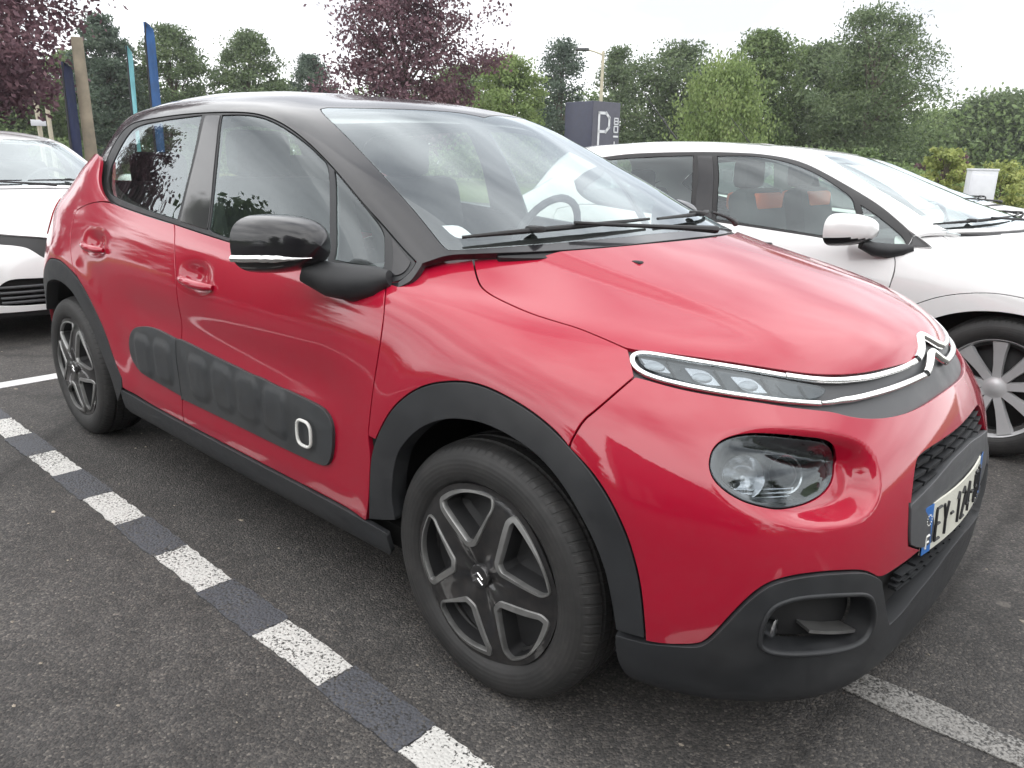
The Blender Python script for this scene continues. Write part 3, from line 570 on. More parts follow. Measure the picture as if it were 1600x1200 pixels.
# ------------------------------------------------------------------ ground, markings
def ground_mats():
    m,nt,b,o=newmat('asphalt'); tc=nt.nodes.new('ShaderNodeTexCoord')
    v=nt.nodes.new('ShaderNodeTexVoronoi'); v.inputs['Scale'].default_value=175; v.inputs['Randomness'].default_value=1; nt.links.new(tc.outputs['Object'],v.inputs['Vector'])
    hue=ramp(nt,v.outputs['Color'],[(.0,(0.02547,0.02416,0.02392)),(.35,(0.04196,0.03953,0.03842)),(.62,(0.06145,0.0571,0.05364)),(.82,(0.09367,0.08492,0.07683)),(.95,(0.1573,0.1428,0.1269)),(1,(0.08993,0.06442,0.05074))])
    big=noise(nt,.55,5,.6); bigr=ramp(nt,big.outputs[0],[(.30,.62),(.70,1.28)])
    med=noise(nt,9,5,.7); medr=ramp(nt,med.outputs[0],[(.30,.72),(.72,1.25)])
    mu=nt.nodes.new('ShaderNodeMix'); mu.data_type='RGBA'; mu.blend_type='MULTIPLY'; mu.inputs[0].default_value=1; nt.links.new(hue.outputs[0],mu.inputs[6]); nt.links.new(bigr.outputs[0],mu.inputs[7])
    mu2=nt.nodes.new('ShaderNodeMix'); mu2.data_type='RGBA'; mu2.blend_type='MULTIPLY'; mu2.inputs[0].default_value=1; nt.links.new(mu.outputs[2],mu2.inputs[6]); nt.links.new(medr.outputs[0],mu2.inputs[7])
    # long cracks and darker oil patches
    cn=noise(nt,2.2,6,.7); cv=nt.nodes.new('ShaderNodeTexVoronoi'); cv.feature='DISTANCE_TO_EDGE'; cv.inputs['Scale'].default_value=.34
    wv=nt.nodes.new('ShaderNodeMix'); wv.data_type='RGBA'; wv.inputs[0].default_value=.16; nt.links.new(tc.outputs['Object'],wv.inputs[6]); nt.links.new(cn.outputs['Color'],wv.inputs[7]); nt.links.new(wv.outputs[2],cv.inputs['Vector'])
    crk=ramp(nt,cv.outputs['Distance'],[(.0,.55),(.006,.8),(.012,1)])
    oil=noise(nt,1.1,3,.5); oilr=ramp(nt,oil.outputs[0],[(.60,1),(.72,.62)])
    m4=nt.nodes.new('ShaderNodeMix'); m4.data_type='RGBA'; m4.blend_type='MULTIPLY'; m4.inputs[0].default_value=1; nt.links.new(crk.outputs[0],m4.inputs[6]); nt.links.new(oilr.outputs[0],m4.inputs[7])
    m5=nt.nodes.new('ShaderNodeMix'); m5.data_type='RGBA'; m5.blend_type='MULTIPLY'; m5.inputs[0].default_value=1; nt.links.new(mu2.outputs[2],m5.inputs[6]); nt.links.new(m4.outputs[2],m5.inputs[7]); mu2=m5
    # pale dried spots
    vs=nt.nodes.new('ShaderNodeTexVoronoi'); vs.inputs['Scale'].default_value=2.3; nt.links.new(tc.outputs['Object'],vs.inputs['Vector']); sp=ramp(nt,vs.outputs['Distance'],[(.035,1),(.055,0)])
    mu3=nt.nodes.new('ShaderNodeMix'); mu3.data_type='RGBA'; mq=nt.nodes.new('ShaderNodeMath'); mq.operation='MULTIPLY'; mq.inputs[1].default_value=.35; nt.links.new(sp.outputs[0],mq.inputs[0]); nt.links.new(mq.outputs[0],mu3.inputs[0]); nt.links.new(mu2.outputs[2],mu3.inputs[6]); mu3.inputs[7].default_value=(.20,.18,.16,1)
    nt.links.new(mu3.outputs[2],b.inputs['Base Color']); b.inputs['Roughness'].default_value=.82
    ad=nt.nodes.new('ShaderNodeMath'); ad.operation='MULTIPLY'; nt.links.new(v.outputs['Distance'],ad.inputs[0]); ad.inputs[1].default_value=-1
    bump(nt,ad.outputs[0],b,.7,.004); M['asphalt']=m
    def worn(name,col,cover,fade=.0):
        m,nt,b,o=newmat(name); tc=nt.nodes.new('ShaderNodeTexCoord')
        n=noise(nt,150,3,.65); n2=noise(nt,4.5,4,.6); a=nt.nodes.new('ShaderNodeMath'); a.operation='MULTIPLY_ADD'; a.inputs[1].default_value=.45; nt.links.new(n2.outputs[0],a.inputs[0]); nt.links.new(n.outputs[0],a.inputs[2])
        r=ramp(nt,a.outputs[0],[(cover-.03-fade,1),(cover+.03+fade,0)])
        v=nt.nodes.new('ShaderNodeTexVoronoi'); v.inputs['Scale'].default_value=115; nt.links.new(tc.outputs['Object'],v.inputs['Vector'])
        hue=ramp(nt,v.outputs['Color'],[(.0,(.018,.018,.018)),(.5,(.036,.035,.034)),(.85,(.085,.078,.07)),(1,(.15,.135,.12))])
        pc=ramp(nt,n2.outputs[0],[(.3,tuple(c*.82 for c in col)),(.7,col)])
        mx=nt.nodes.new('ShaderNodeMix'); mx.data_type='RGBA'; nt.links.new(r.outputs[0],mx.inputs[0]); nt.links.new(hue.outputs[0],mx.inputs[6]); nt.links.new(pc.outputs[0],mx.inputs[7])
        nt.links.new(mx.outputs[2],b.inputs['Base Color']); b.inputs['Roughness'].default_value=.75
        ad=nt.nodes.new('ShaderNodeMath'); ad.operation='MULTIPLY'; ad.inputs[1].default_value=-1; nt.links.new(v.outputs['Distance'],ad.inputs[0]); bump(nt,ad.outputs[0],b,.6,.005)
        M[name]=m
    worn('worn_white',(.60,.59,.565),.80); worn('worn_grey',(.074,.077,.089),.78); worn('faded_white',(.27,.262,.248),.75,.06); worn('fresh_white',(.64,.64,.64),.98)
    m,nt,b,o=newmat('grass'); n=noise(nt,.6,6,.65); n2=noise(nt,30,4,.7); r=ramp(nt,n.outputs[0],[(.3,(.055,.085,.022)),(.55,(.085,.12,.03)),(.75,(.15,.15,.055))]); nt.links.new(r.outputs[0],b.inputs['Base Color']); b.inputs['Roughness'].default_value=.95; bump(nt,n2.outputs[0],b,.8,.05); M['grass']=m
ground_mats()
def sheet(name,pts,z,mat,kind='structure'):
    """flat sheet with a few millimetres of real thickness"""
    k=len(pts); V=[(x,y,z) for x,y in pts]+[(x,y,z-.003) for x,y in pts]; F=[tuple(range(k))]+[(i,k+i,k+(i+1)%k,(i+1)%k) for i in range(k)]
    o=MB().add(V,F).build(name,M[mat],smooth=False); tag(o,kind=kind); return o
g=mkmesh('ground',[(-190,-190,-.03),(190,-190,-.03),(190,190,-.03),(-190,190,-.03)],[(0,1,2,3)],M['grass']); tag(g,kind='structure')
sheet('car_park',[(-30,-14),(16,-14),(16,12.5),(-4,14),(-30,16)],0.0,'asphalt')
rnd=random.Random(4)
def rect(x0,x1,y0,y1,j=.006):
    def e(a,b,c,d,n=12): return [(a+(c-a)*i/n+rnd.uniform(-j,j),b+(d-b)*i/n+rnd.uniform(-j,j)) for i in range(n)]
    return e(x0,y0,x1,y0)+e(x1,y0,x1,y1)+e(x1,y1,x0,y1)+e(x0,y1,x0,y0)
for k in range(-3,7):
    xa=-.590-.3025*2*(k-1)+.0; x0=-.589-.604*(k-1); x1=x0+.297
    if x0<-3.6 : continue
    sheet('line_marking',rect(x0,x1,-1.114,-1.009,.004),.004,'worn_white'); 
    if x0-.307>-3.6: sheet('line_marking',rect(x0-.305,x0-.002,-1.120,-1.004,.004),.004,'worn_grey')
sheet('line_marking',rect(-3.70,-3.585,-4.2,5.2,.004),.004,'fresh_white')
sheet('line_marking',rect(.55,3.2,-.235,-.135,.008),.004,'faded_white')
sheet('line_marking',rect(1.045,1.35,.26,.36),.004,'worn_white')
# grit and dry leaf scraps lying about
_r=np.random.default_rng(9); _V=[];_F=[]
for _k in range(420):
    x,y=_r.uniform(-5,3),_r.uniform(-3.2,1.0); a=_r.uniform(0,6.28); l=_r.uniform(.0035,.008) if _k%6 else _r.uniform(.010,.018); h=l*.5; n0=len(_V)
    for j in range(5): w=a+j*2*math.pi/5; q=l*_r.uniform(.6,1.1); _V.append((x+q*math.cos(w),y+q*.7*math.sin(w),.001))
    _V.append((x,y,.001+h*(.8 if _k%6 else .25)))
    for j in range(5): _F.append((n0+j,n0+(j+1)%5,n0+5))
_o=MB().add(_V,_F).build('grit',simple('grit_stone',(.24,.21,.17),.9,var=.6,vscale=3),smooth=False); tag(_o,kind='stuff')
# ------------------------------------------------------------------ trees
def leafmat(name,c0,c1,c2,trans=.35):
    m,nt,b,o=newmat(name); n=noise(nt,.9,4,.6); n2=noise(nt,7,2,.5)
    a=nt.nodes.new('ShaderNodeMath'); a.operation='MULTIPLY_ADD'; a.inputs[1].default_value=.5; nt.links.new(n2.outputs[0],a.inputs[0]); 
    h=nt.nodes.new('ShaderNodeMath'); h.operation='MULTIPLY'; h.inputs[1].default_value=.6; nt.links.new(n.outputs[0],h.inputs[0]); nt.links.new(h.outputs[0],a.inputs[2])
    r=ramp(nt,a.outputs[0],[(.36,tuple(.88*q+.36*sum(c0)/3 for q in c0)),(.52,tuple(1.5*q+.32*sum(c1)/3 for q in c1)),(.70,tuple(1.4*q+.32*sum(c2)/3 for q in c2))]); nt.links.new(r.outputs[0],b.inputs['Base Color']); b.inputs['Roughness'].default_value=.6; b.inputs['Specular IOR Level'].default_value=.25
    t=nt.nodes.new('ShaderNodeBsdfTranslucent'); nt.links.new(r.outputs[0],t.inputs[0]); mx=nt.nodes.new('ShaderNodeMixShader'); mx.inputs[0].default_value=trans; nt.links.new(b.outputs[0],mx.inputs[1]); nt.links.new(t.outputs[0],mx.inputs[2]); nt.links.new(mx.outputs[0],o.inputs[0]); M[name]=m
leafmat('leaf_dark',(.030,.048,.022),(.058,.086,.037),(.104,.138,.058))
leafmat('leaf_mid',(.038,.064,.022),(.070,.108,.034),(.125,.168,.056))
leafmat('leaf_light',(.055,.090,.022),(.095,.140,.035),(.16,.20,.060))
leafmat('leaf_yellow',(.10,.13,.030),(.17,.20,.045),(.27,.27,.075))
leafmat('leaf_purple',(.030,.016,.022),(.078,.038,.050),(.150,.078,.090))
leafmat('needle',(.022,.038,.027),(.042,.064,.044),(.078,.105,.070))
M['bark']=simple('bark',(.085,.070,.055),.9,var=.4,vscale=12,bmp=.6,bscale=40)
M['bark_pale']=simple('bark_pale',(.30,.26,.20),.9,var=.35,vscale=10,bmp=.5,bscale=40)
def crown_mesh(seed,kind,H,W,n,leaf,z0=.22,clumps=None):
    """leaf-sized faces in clumps through the crown; returns V, F"""
    r=np.random.default_rng(seed); nc=clumps or int(40+n/110)
    C=[];s_=[]
    while len(C)<nc:
        t=r.uniform(0,1); a=r.uniform(0,2*np.pi)
        if kind=='cone': env=(1-t)**.85*(.78+.35*abs(np.sin(t*16+seed)))+.05
        elif kind=='pine': env=(.50+.75*t if t<.45 else .84*(1-((t-.45)/.57)**2.0)+.12)*(.75+.4*abs(np.sin(a*2.5+t*7+seed)))
        elif kind=='weep': env=np.sqrt(max(0,1-(t-.35)**2/.45))*.95
        else: env=np.sqrt(max(0,1-((t-.47)/.55)**2))*(.80+.30*np.sin(a*3+seed*1.7+t*6))
        rad=env*np.sqrt(r.uniform(.12,1.0)); C.append((np.cos(a)*rad*W/2,np.sin(a)*rad*W/2,H*(z0+(1-z0)*t))); s_.append(r.uniform(.55,1.2))
    C=np.array(C); s_=np.array(s_)*W*(.062 if kind!='cone' else .06)
    idx=r.integers(0,nc,n); g=np.clip(r.normal(0,1,(n,3)),-1.7,1.7); g*=np.array([1.15,1.15,.62 if kind!='weep' else 1.5]); P=C[idx]+g*s_[idx][:,None]
    if kind=='weep': P[:,2]-=np.abs(r.normal(0,1,n))*s_[idx]*1.2
    d=r.normal(0,1,(n,3)); d/=np.linalg.norm(d,axis=1,keepdims=True); e=np.cross(d,r.normal(0,1,(n,3))); e/=np.linalg.norm(e,axis=1,keepdims=True)
    if kind=='weep': d=d*.5; d[:,2]-=.9; d/=np.linalg.norm(d,axis=1,keepdims=True); e=np.cross(d,r.normal(0,1,(n,3))); e/=np.linalg.norm(e,axis=1,keepdims=True)
    L=leaf*r.uniform(.6,1.35,n)[:,None]; w=L*(.55 if kind!='pine' else .38)
    V=np.stack([P-d*L,P+e*w,P+d*L,P-e*w],1).reshape(-1,3)
    V[:,2]=np.maximum(V[:,2],.05)
    return V,np.arange(4*n).reshape(n,4),C,nc
def tree(name,loc,H,W,kind,mat,label,seed,n=4200,leaf=.16,z0=.22,group='trees beyond the car park',bark='bark',cat='tree',trunk_r=None):
    R=empty(name,(loc[0],loc[1],-.03),0,label,cat,group)
    V,F,C,nc=crown_mesh(seed,kind,H,W,n,leaf,z0)
    me=bpy.data.meshes.new('crown'); me.vertices.add(len(V)); me.vertices.foreach_set('co',V.ravel()); me.loops.add(F.size); me.loops.foreach_set('vertex_index',F.ravel().astype(np.int32)); me.polygons.add(len(F)); me.polygons.foreach_set('loop_start',np.arange(0,F.size,4,dtype=np.int32)); me.update(calc_edges=True); me.materials.append(M[mat])
    link(bpy.data.objects.new('crown',me),R)
    r=random.Random(seed); m=MB(); tr=trunk_r or H*.022
    top=H*(.80 if kind!='weep' else .7); k=7
    pts=[(r.uniform(-1,1)*W*.025*i/k,r.uniform(-1,1)*W*.025*i/k,top*i/k) for i in range(k+1)]; m.tube(pts,[tr*(1.25 if i==0 else 1)*(1-.85*i/k) for i in range(k+1)],8)
    order=np.argsort(r.random() + np.arange(nc)*0); 
    for j in range(0,min(nc,26)):
        c=C[(j*7)%nc]; zb=max(H*z0*.8,c[2]*.72); i=min(k,int(zb/top*k)); b=Vector(pts[i]); mid=(b+Vector(c))/2+Vector((0,0,.03*H))
        m.tube([tuple(b),tuple(mid),tuple(c)],[tr*.38,tr*.22,tr*.07],5)
    m.build('trunk',M[bark],R); return R
# ------------------------------------------------------------------ wheels
def wheel_tyre(par,y0=0,r=.312,hw=.1025):
    pr=[(.206,-.070),(.214,-.082),(.222,-.0945),(.236,-.1025),(.254,-.1055),(.272,-.1045),(.284,-.1005),(.294,-.0935),(.3015,-.084),(.3062,-.073)]
    def tread(y): return .312-.0035*(abs(y)/.08)**2
    T=[]
    for g in (-.052,-.018,.018,.052):
        T+=[(tread(g-.006),g-.006),(tread(g)-.007,g-.0042),(tread(g)-.007,g+.0042),(tread(g+.006),g+.006)]
    pr=pr+[(.3085,-.065)]+T+[(.3085,.065)]+[(a,-b) for a,b in pr[::-1]]
    pr+=[(.19,.075),(.19,-.06)]
    m=MB(); m.lathe_y(pr,96,closed=True); return m.build('tyre',M['tyre'],par,angle=35)
def _pocket():
    """rounded triangular opening of the wheel cover: straight sides, outer edge along the rim"""
    A=np.array([.056,0.]); R_,h=.2055,math.radians(31.2); B=np.array([R_*math.cos(h),R_*math.sin(h)]); d=(B-A)/np.linalg.norm(B-A); L=np.linalg.norm(B-A)
    up=[A+d*t for t in (.022,.040,L*.40,L*.60,L-.044,L-.022)]
    arc=[np.array([R_*math.cos(t),R_*math.sin(t)]) for t in np.linspace(h-math.radians(4.5),0,6)]
    half=up+arc
    return [tuple(q) for q in half]+[(x,-y) for x,y in half[-2::-1]]
POCK=[(math.hypot(x,y),math.degrees(math.atan2(y,x))) for x,y in _pocket()]
def inset(h,w):
    """moves a closed plane outline inwards by w (one value per point)"""
    t=np.roll(h,-1,0)-np.roll(h,1,0); t/=np.linalg.norm(t,axis=1,keepdims=True)+1e-12; n=np.stack([-t[:,1],t[:,0]],1)
    if area(h)<0: n=-n
    return h+n*np.asarray(w)[:,None]
class Disc:
    """dished wheel-cover face in the wheel plane: u,v are x,z in the wheel; domed outwards (towards -y)"""
    nc=9;nr=9
    def ev(s,u,v):
        x=np.asarray(u,float)*.1; z=np.asarray(v,float)*.1; r=np.hypot(x,z); a=np.arctan2(z,x)
        y=-.010+.014*np.clip((r-.10)/.11,0,1)**3+.012*np.exp(-(r/.055)**2)
        return np.stack([x,y-.004*np.cos(a*5-np.radians(36*5)),z],-1)
def deck(disc,u,v): return disc.ev(u,v)
def wheel_cover_citr(par):
    """black five-spoke trim with grey-edged openings"""
    D=Disc(); 
    def loop(R,k=5): return [(R*10*math.cos(t),R*10*math.sin(t)) for t in np.linspace(0,2*math.pi,72,endpoint=False)]
    holes=[]
    for i in range(5):
        a0=math.radians(36+72*i); holes.append([(10*r*math.cos(a0+math.radians(a)),10*r*math.sin(a0+math.radians(a))) for r,a in POCK])
    outer=loop(.2185); B=[];E=[]
    allL=[outer]+holes; V2=[]
    for L in allL:
        L=np.array(L)
        if L is not allL[0]:
            for _ in range(2):
                n=len(L); L=np.concatenate([np.stack([L*.75+np.roll(L,1,0)*.25,L*.75+np.roll(L,-1,0)*.25],1).reshape(-1,2)]) if len(L)<70 else L
        b=len(B); k=len(L); B+=[tuple(q) for q in L]; E+=[(b+i,b+(i+1)%k) for i in range(k)]; V2.append(L)
    g=np.arange(-2.24,2.24,.07); G=np.stack(np.meshgrid(g,g),-1).reshape(-1,2)
    ok=inpoly(G,V2[0])
    for h in V2[1:]: ok&=~inpoly(G,h)
    G=G[ok]; BB=np.array(B); md=((G[:,None]-BB[None])**2).sum(2).min(1); G=G[md>.0016]
    A=np.concatenate([BB,G]); res=mathutils.geometry.delaunay_2d_cdt([Vector(q) for q in A.tolist()],E,[],0,1e-7)
    oV=np.array([tuple(q) for q in res[0]]); F=[tuple(f) for f in res[2]]; cen=np.array([oV[list(f)].mean(0) for f in F])
    ok=inpoly(cen,V2[0])
    for h in V2[1:]: ok&=~inpoly(cen,h)
    F=[f for f,k in zip(F,ok) if k]; V=D.ev(oV[:,0],oV[:,1])
    m=MB(); m.add(V,F)
    R=D.ev(np.array(V2[0])[:,0],np.array(V2[0])[:,1]); k=len(R); m.add(np.concatenate([R,R*[.995,1,.995]+[0,.03,0]]),[(i,(i+1)%k,k+(i+1)%k,k+i) for i in range(k)])
    cov=m.build('wheel_cover',M['rim_black'],par,angle=50,loc=(0,-.098,0))
    for h in V2[1:]:
        c=h.mean(0); k=len(h)
        P0=D.ev(h[:,0],h[:,1]); ins=h+(c-h)*.02
        th=np.arctan2(h[:,1]-c[1],h[:,0]-c[0]); ang=math.atan2(c[1],c[0]); wd=.098+.050*np.sin(th-ang-.6)      # tenths of a metre
        rings=[(0.0,.001),(.004,-.0028),(.012,-.0040),(None,-.0034),(1.12,.000),(1.2,.010)]
        V=[];F=[]
        for s_,dy in rings:
            q=inset(h,wd*(1 if s_ is None else s_) if s_ is None or s_>.5 else np.full(k,s_)); P=D.ev(q[:,0],q[:,1]); P[:,1]+=dy; V+=P.tolist()
        for a in range(len(rings)-1):
            for i in range(k): F.append((a*k+i,a*k+(i+1)%k,(a+1)*k+(i+1)%k,(a+1)*k+i))
        MB().add(V,F).build('pocket_trim',M['rim_grey'],par,angle=30,loc=(0,-.098,0))
        h=inset(h,wd*1.18)
        rings=[(1.0,.009),(.95,.030),(.86,.048),(.5,.056)]; V=[];F=[]
        for s_,dy in rings:
            q=c+(h-c)*s_; P=D.ev(q[:,0],q[:,1]); P[:,1]+=dy; V+=P.tolist()
        for a in range(len(rings)-1):
            for i in range(k): F.append((a*k+i,a*k+(i+1)%k,(a+1)*k+(i+1)%k,(a+1)*k+i))
        F.append(tuple((len(rings)-1)*k+i for i in range(k)))
        MB().add(V,F).build('pocket_well',M['plastic_dark'],par,angle=40,loc=(0,-.098,0))
    cap=MB().lathe_y([(.0005,-.013),(.020,-.0125),(.027,-.010),(.030,-.004),(.031,.004)],40,c=(0,0,0)).build('hub_cap',M['rim_black'],par,loc=(0,-.098,0))
    ch=MB()
    for z0 in (.004,-.010):
        for s_ in (-1,1): ch.tube([(0,-.0138,z0+.008),(s_*.015,-.0132,z0-.004)],.0022,6)
    ch.build('wheel_emblem',M['chrome'],par,loc=(0,-.098,0))
    return cov
def make_wheel(par,x,y,z=.312,side=-1,style='cover'):
    """wheel built facing -y, turned round for the left side"""
    w=empty('wheel'); w.parent=par; w.location=(x,y,z)
    if side>0: w.rotation_euler=(0,0,math.pi)
    wheel_tyre(w)
    if style=='cover': wheel_cover_citr(w)
    else: alloy_face(w)
    return w
def dup_wheel(w,par,x,y,side,spin=0.0):
    c=w.copy(); COL.objects.link(c); c.parent=par; c.location=(x,y,w.location.z); c.rotation_euler=(0,0,math.pi if side>0 else 0)
    for ch in w.children:
        d=ch.copy(); COL.objects.link(d); d.parent=c
    return c
# ------------------------------------------------------------------ the red hatchback
def P3(k): return OL[k]
def side_xz(k,surf=SB):
    q=np.array(OL[k]); P=evx(surf,q[:,0],q[:,1]); return P[:,[0,2]]
ARF=np.concatenate([side_xz('archF'),[[.44,.2],[-.42,.2]]]); ARR=np.concatenate([side_xz('archR'),[[-2.95,.2],[-1.95,.2]]])
_bw=np.array(OL['bowl']); BOWL=evx(SB,_bw[:,0],_bw[:,1])[:,[1,2]]
for _ in range(3): BOWL=np.stack([BOWL*.75+np.roll(BOWL,1,0)*.25,BOWL*.75+np.roll(BOWL,-1,0)*.25],1).reshape(-1,2)
def gauss(x,s): return np.exp(-(x/s)**2)
def body_disp(P,n):
    x,y,z=P[:,0],np.abs(P[:,1]),P[:,2]; d=np.zeros(len(P))
    side=sstep(.70,.80,y)*sstep(.62,.45,x)*sstep(-3.0,-2.85,x)
    xz=P[:,[0,2]]
    low=side*(z<.95)
    if low.max()>0:
        i=np.where(low>0)[0]; s=np.minimum(sdpoly(xz[i],ARF),sdpoly(xz[i],ARR))
        d[i]+=low[i]*.010*np.exp(-(np.maximum(s,0)/.075)**2)
        win=sstep(-2.02,-1.75,x[i])*sstep(-.40,-.62,x[i])
        d[i]-=side[i]*win*(.012*gauss(z[i]-(.665-.03*(x[i]+1.2)/1.0),.075)-.004*gauss(z[i]-.36,.05))
        for x0,z0 in ((-1.305,.856),(-2.125,.893)):
            d[i]-=.024*np.exp(-np.abs((x[i]-x0)/.075)**2.6-np.abs((z[i]-z0)/.036)**2.4)
    f=(x>.15)&(z<.82)&(z>.35)
    if f.any():
        i=np.where(f)[0]; yz=np.stack([-y[i],z[i]],1); s=sdpoly(yz,BOWL)
        D=.004+.050*sstep(-.74,-.50,-y[i])
        d[i]-=D*sstep(.004,-.034,s)
    b=(z>.84)&(x>-.35)
    if b.any():
        i=np.where(b)[0]; w=(.50-.02)-.10*np.clip(x[i],-.3,.6)      # raised centre of the bonnet
        d[i]+=.013*sstep(w+.028,w-.030,y[i])*sstep(.60,.08,x[i])
    return d
def build_red():
    R=empty('red_car',(0,0,0),0,'red five door hatchback with black roof, black wheel arches and ribbed black side bump panel','car')
    A=lambda *k:[q for n in k for q in (OL[n] if isinstance(n,str) else n)]
    rv=lambda n:OL[n][::-1]
    D=body_disp
    def pan(name,out,mat='red',**k): return panel(name,k.pop('surf',SB),out,M[mat],k.pop('par',R),**k)
    # bonnet and front
    pan('bonnet',A([(0,7.93),(.14,7.9),(.26,7.72),(.40,7.52),(.62,7.44)],'bonfront','bonshut',[(6.4,10.66),(5.2,10.68),(3.4,10.68),(1.5,10.7),(0,10.7)]),disp=D,double=True,keep=40)
    fen=A('bonshut',[(7.25,11),(7.9,10.98),(8.25,10.4),(8.33,9.6),(8.36,8.9),(8.448,8.673)],OL['doorlead'][::-1],OL['archF'][4:17],rv('fbshut'))
    fender=pan('front_fender',fen,disp=D,mirror=True,keep=40)
    u0=lambda k:OL[k][-1][1]
    bump=A(rv('fbshut'),'bumptop',[(0,OL['bumptop'][-1][1]),(0,u0('ugtop'))],OL['ugtop'][::-1][1:],[(1.115,5.213)],OL['grilleL'][2:],'carr',OL['lgtop'][2::-1][:2],OL['bumpbot'][::-1],OL['archF'][:17:-1])
    bumper=pan('front_bumper',bump,disp=D,double=True,holes=[OL['lampo']],keep=40,du=1/26,dv=1/18)
    # doors and quarter
    fdo=A('doorlead','beltF'[0:0] or OL['beltF'][::-1][1:],OL['doormid'][::-1][1:],OL['redbot'][4::-1][1:],OL['archF'][1:4])
    fd=pan('front_door',fdo,disp=D,mirror=True,keep=40,du=1/22,dv=1/12); fdl=LAST['left']
    rdo=A('doormid',OL['beltR'][::-1][1:],OL['rdrear'][::-1][1:],OL['archR'][5::-1],OL['redbot'][5:4:-1])
    rd=pan('rear_door',rdo,disp=D,mirror=True,keep=40,du=1/22,dv=1/12); rdl=LAST['left']
    quo=A(OL['rdrear'],OL['cpil'][1:],[(14.6,11),(15.3,11),(16.3,11),(16.3,9),(16.3,7),(16.3,5.25),(15.7,5.25)],OL['archR'][11:5:-1])
    pan('rear_quarter',quo,disp=D,mirror=True,keep=40)
    pan('rear_bumper',A([(15.7,5.25),(16.3,5.25),(18,5.2),(20,5.2),(20,2.6),(17,2.6),(15.9,2.7)],OL['archR'][13:10:-1]),double=True)
    pan('tailgate',[(16.3,5.25),(16.3,9),(16.3,11),(18,11),(20,11),(20,5.2),(18,5.2)],double=True)
    pan('tail_lamp',[(15.35,8.4),(15.2,7.2),(15.5,6.5),(16.6,6.3),(17.4,6.6),(17.5,7.6),(16.6,8.3)],'lamp_red',off=.004,mirror=True)
    # black plastic skirts
    pan('arch_cladding',A('archF','archFi'),'plastic',off=.011,flange=.045,mirror=True,keep=40,du=1/18)
    pan('arch_cladding',A('archR','archRi'),'plastic',off=.011,flange=.045,mirror=True,keep=40,du=1/18)
    pan('sill_cladding',A('redbot',[(12.36,2.0),(12.3,1.5),(11.5,1.15),(10,1.1),(9,1.15),(8.4,1.3),(8.30,1.9),(8.32,2.5),(8.5,2.53)]),'plastic',off=.010,mirror=True,keep=40)
    lipv=OL['lipgr'][-1][1]
    pan('lower_bumper',A([(5.39,2.62),(5.1,2.63)],OL['bumpbot'][1:],'lipgr',[(0,lipv),(0,.35),(1.5,.35),(3,.35),(4.2,.4),(5.05,.5),(5.3,1.2),(5.4,2.0)]),'plastic',off=.008,flange=.055,double=True,holes=[OL['fog']],keep=50,du=1/16,dv=1/12)
    # grilles
    gr=pan('upper_grille',A('ugtop',[(0,u0('ugtop')),(0,u0('ledge'))],OL['ledge'][::-1],OL['grilleL'][::-1]),'black_void',off=-.035,double=True,gap=-.004,flange=0)
    def slats(par,u_edge,v0,v1,rows,off):
        m=MB(); k=0
        for r in range(rows):
            v=v0+(v1-v0)*(r+.5)/rows; ue=u_edge(v)-.05; u=-ue+( .16 if r%2 else 0)-.1
            while u<ue:
                a,b=max(u,-ue),min(u+.30,ue)
                if b-a>.08:
                    q=np.linspace(a,b,5); P=full(SB,q,np.full(5,v),off,None,None); n=nrx(SB,q,np.full(5,v)); h=abs(v1-v0)/rows*.12*.30
                    V=[];F=[]
                    for i in range(5):
                        for dz,dn in ((-h,-.012),(-h*.8,.004),(h*.6,.006),(h,-.012)): V.append(tuple(P[i]+n[i]*dn+np.array([0,0,dz])))
                    for i in range(4):
                        for j in range(3): F.append((i*4+j,i*4+j+1,i*4+j+5,i*4+j+4))
                    F+= [(3,2,1,0),(16,17,18,19)]
                    m.add(V,F)
                u+=.36
        o=m.build('grille_mesh',M['plastic'],par,angle=30); tag(o,kind='stuff'); return o
    ug=np.array(OL['grilleL']); slats(gr,lambda v:float(np.interp(v,[4.5,4.9,5.2,5.35],[1.32,1.22,1.11,1.0])),4.40,5.42,5,-.010)
    pan('plate_carrier',A('carr',OL['lgtop'][4:],[(0,OL['lgtop'][-1][1]),(0,u0('ledge'))],OL['ledge'][::-1]),'grey_trim',off=.004,double=True,flange=.03)
    lg=pan('lower_grille',A(OL['lgtop'][0:],[(0,OL['lgtop'][-1][1]),(0,lipv)],OL['lipgr'][::-1]),'black_void',off=-.03,double=True,gap=-.004,flange=0)
    slats(lg,lambda v:float(np.interp(v,[2.2,2.8,3.3,3.7],[1.75,1.80,1.5,1.0])),lipv+.05,3.35,4,-.008)
    # light strip: housing, lens, LED blocks, bright strips
    hs=pan('light_strip',A([(0,7.9),(.14,7.88),(.26,7.7),(.40,7.5),(.62,7.43)],'bonfront',[(5.0,7.6)],'bumptop',[(0,OL['bumptop'][-1][1])]),'grey_trim',off=-.010,double=True,gap=-.006,flange=0,keep=40)
    for sgn in (1,):
        pass
    li=np.array(OL['lensin'])
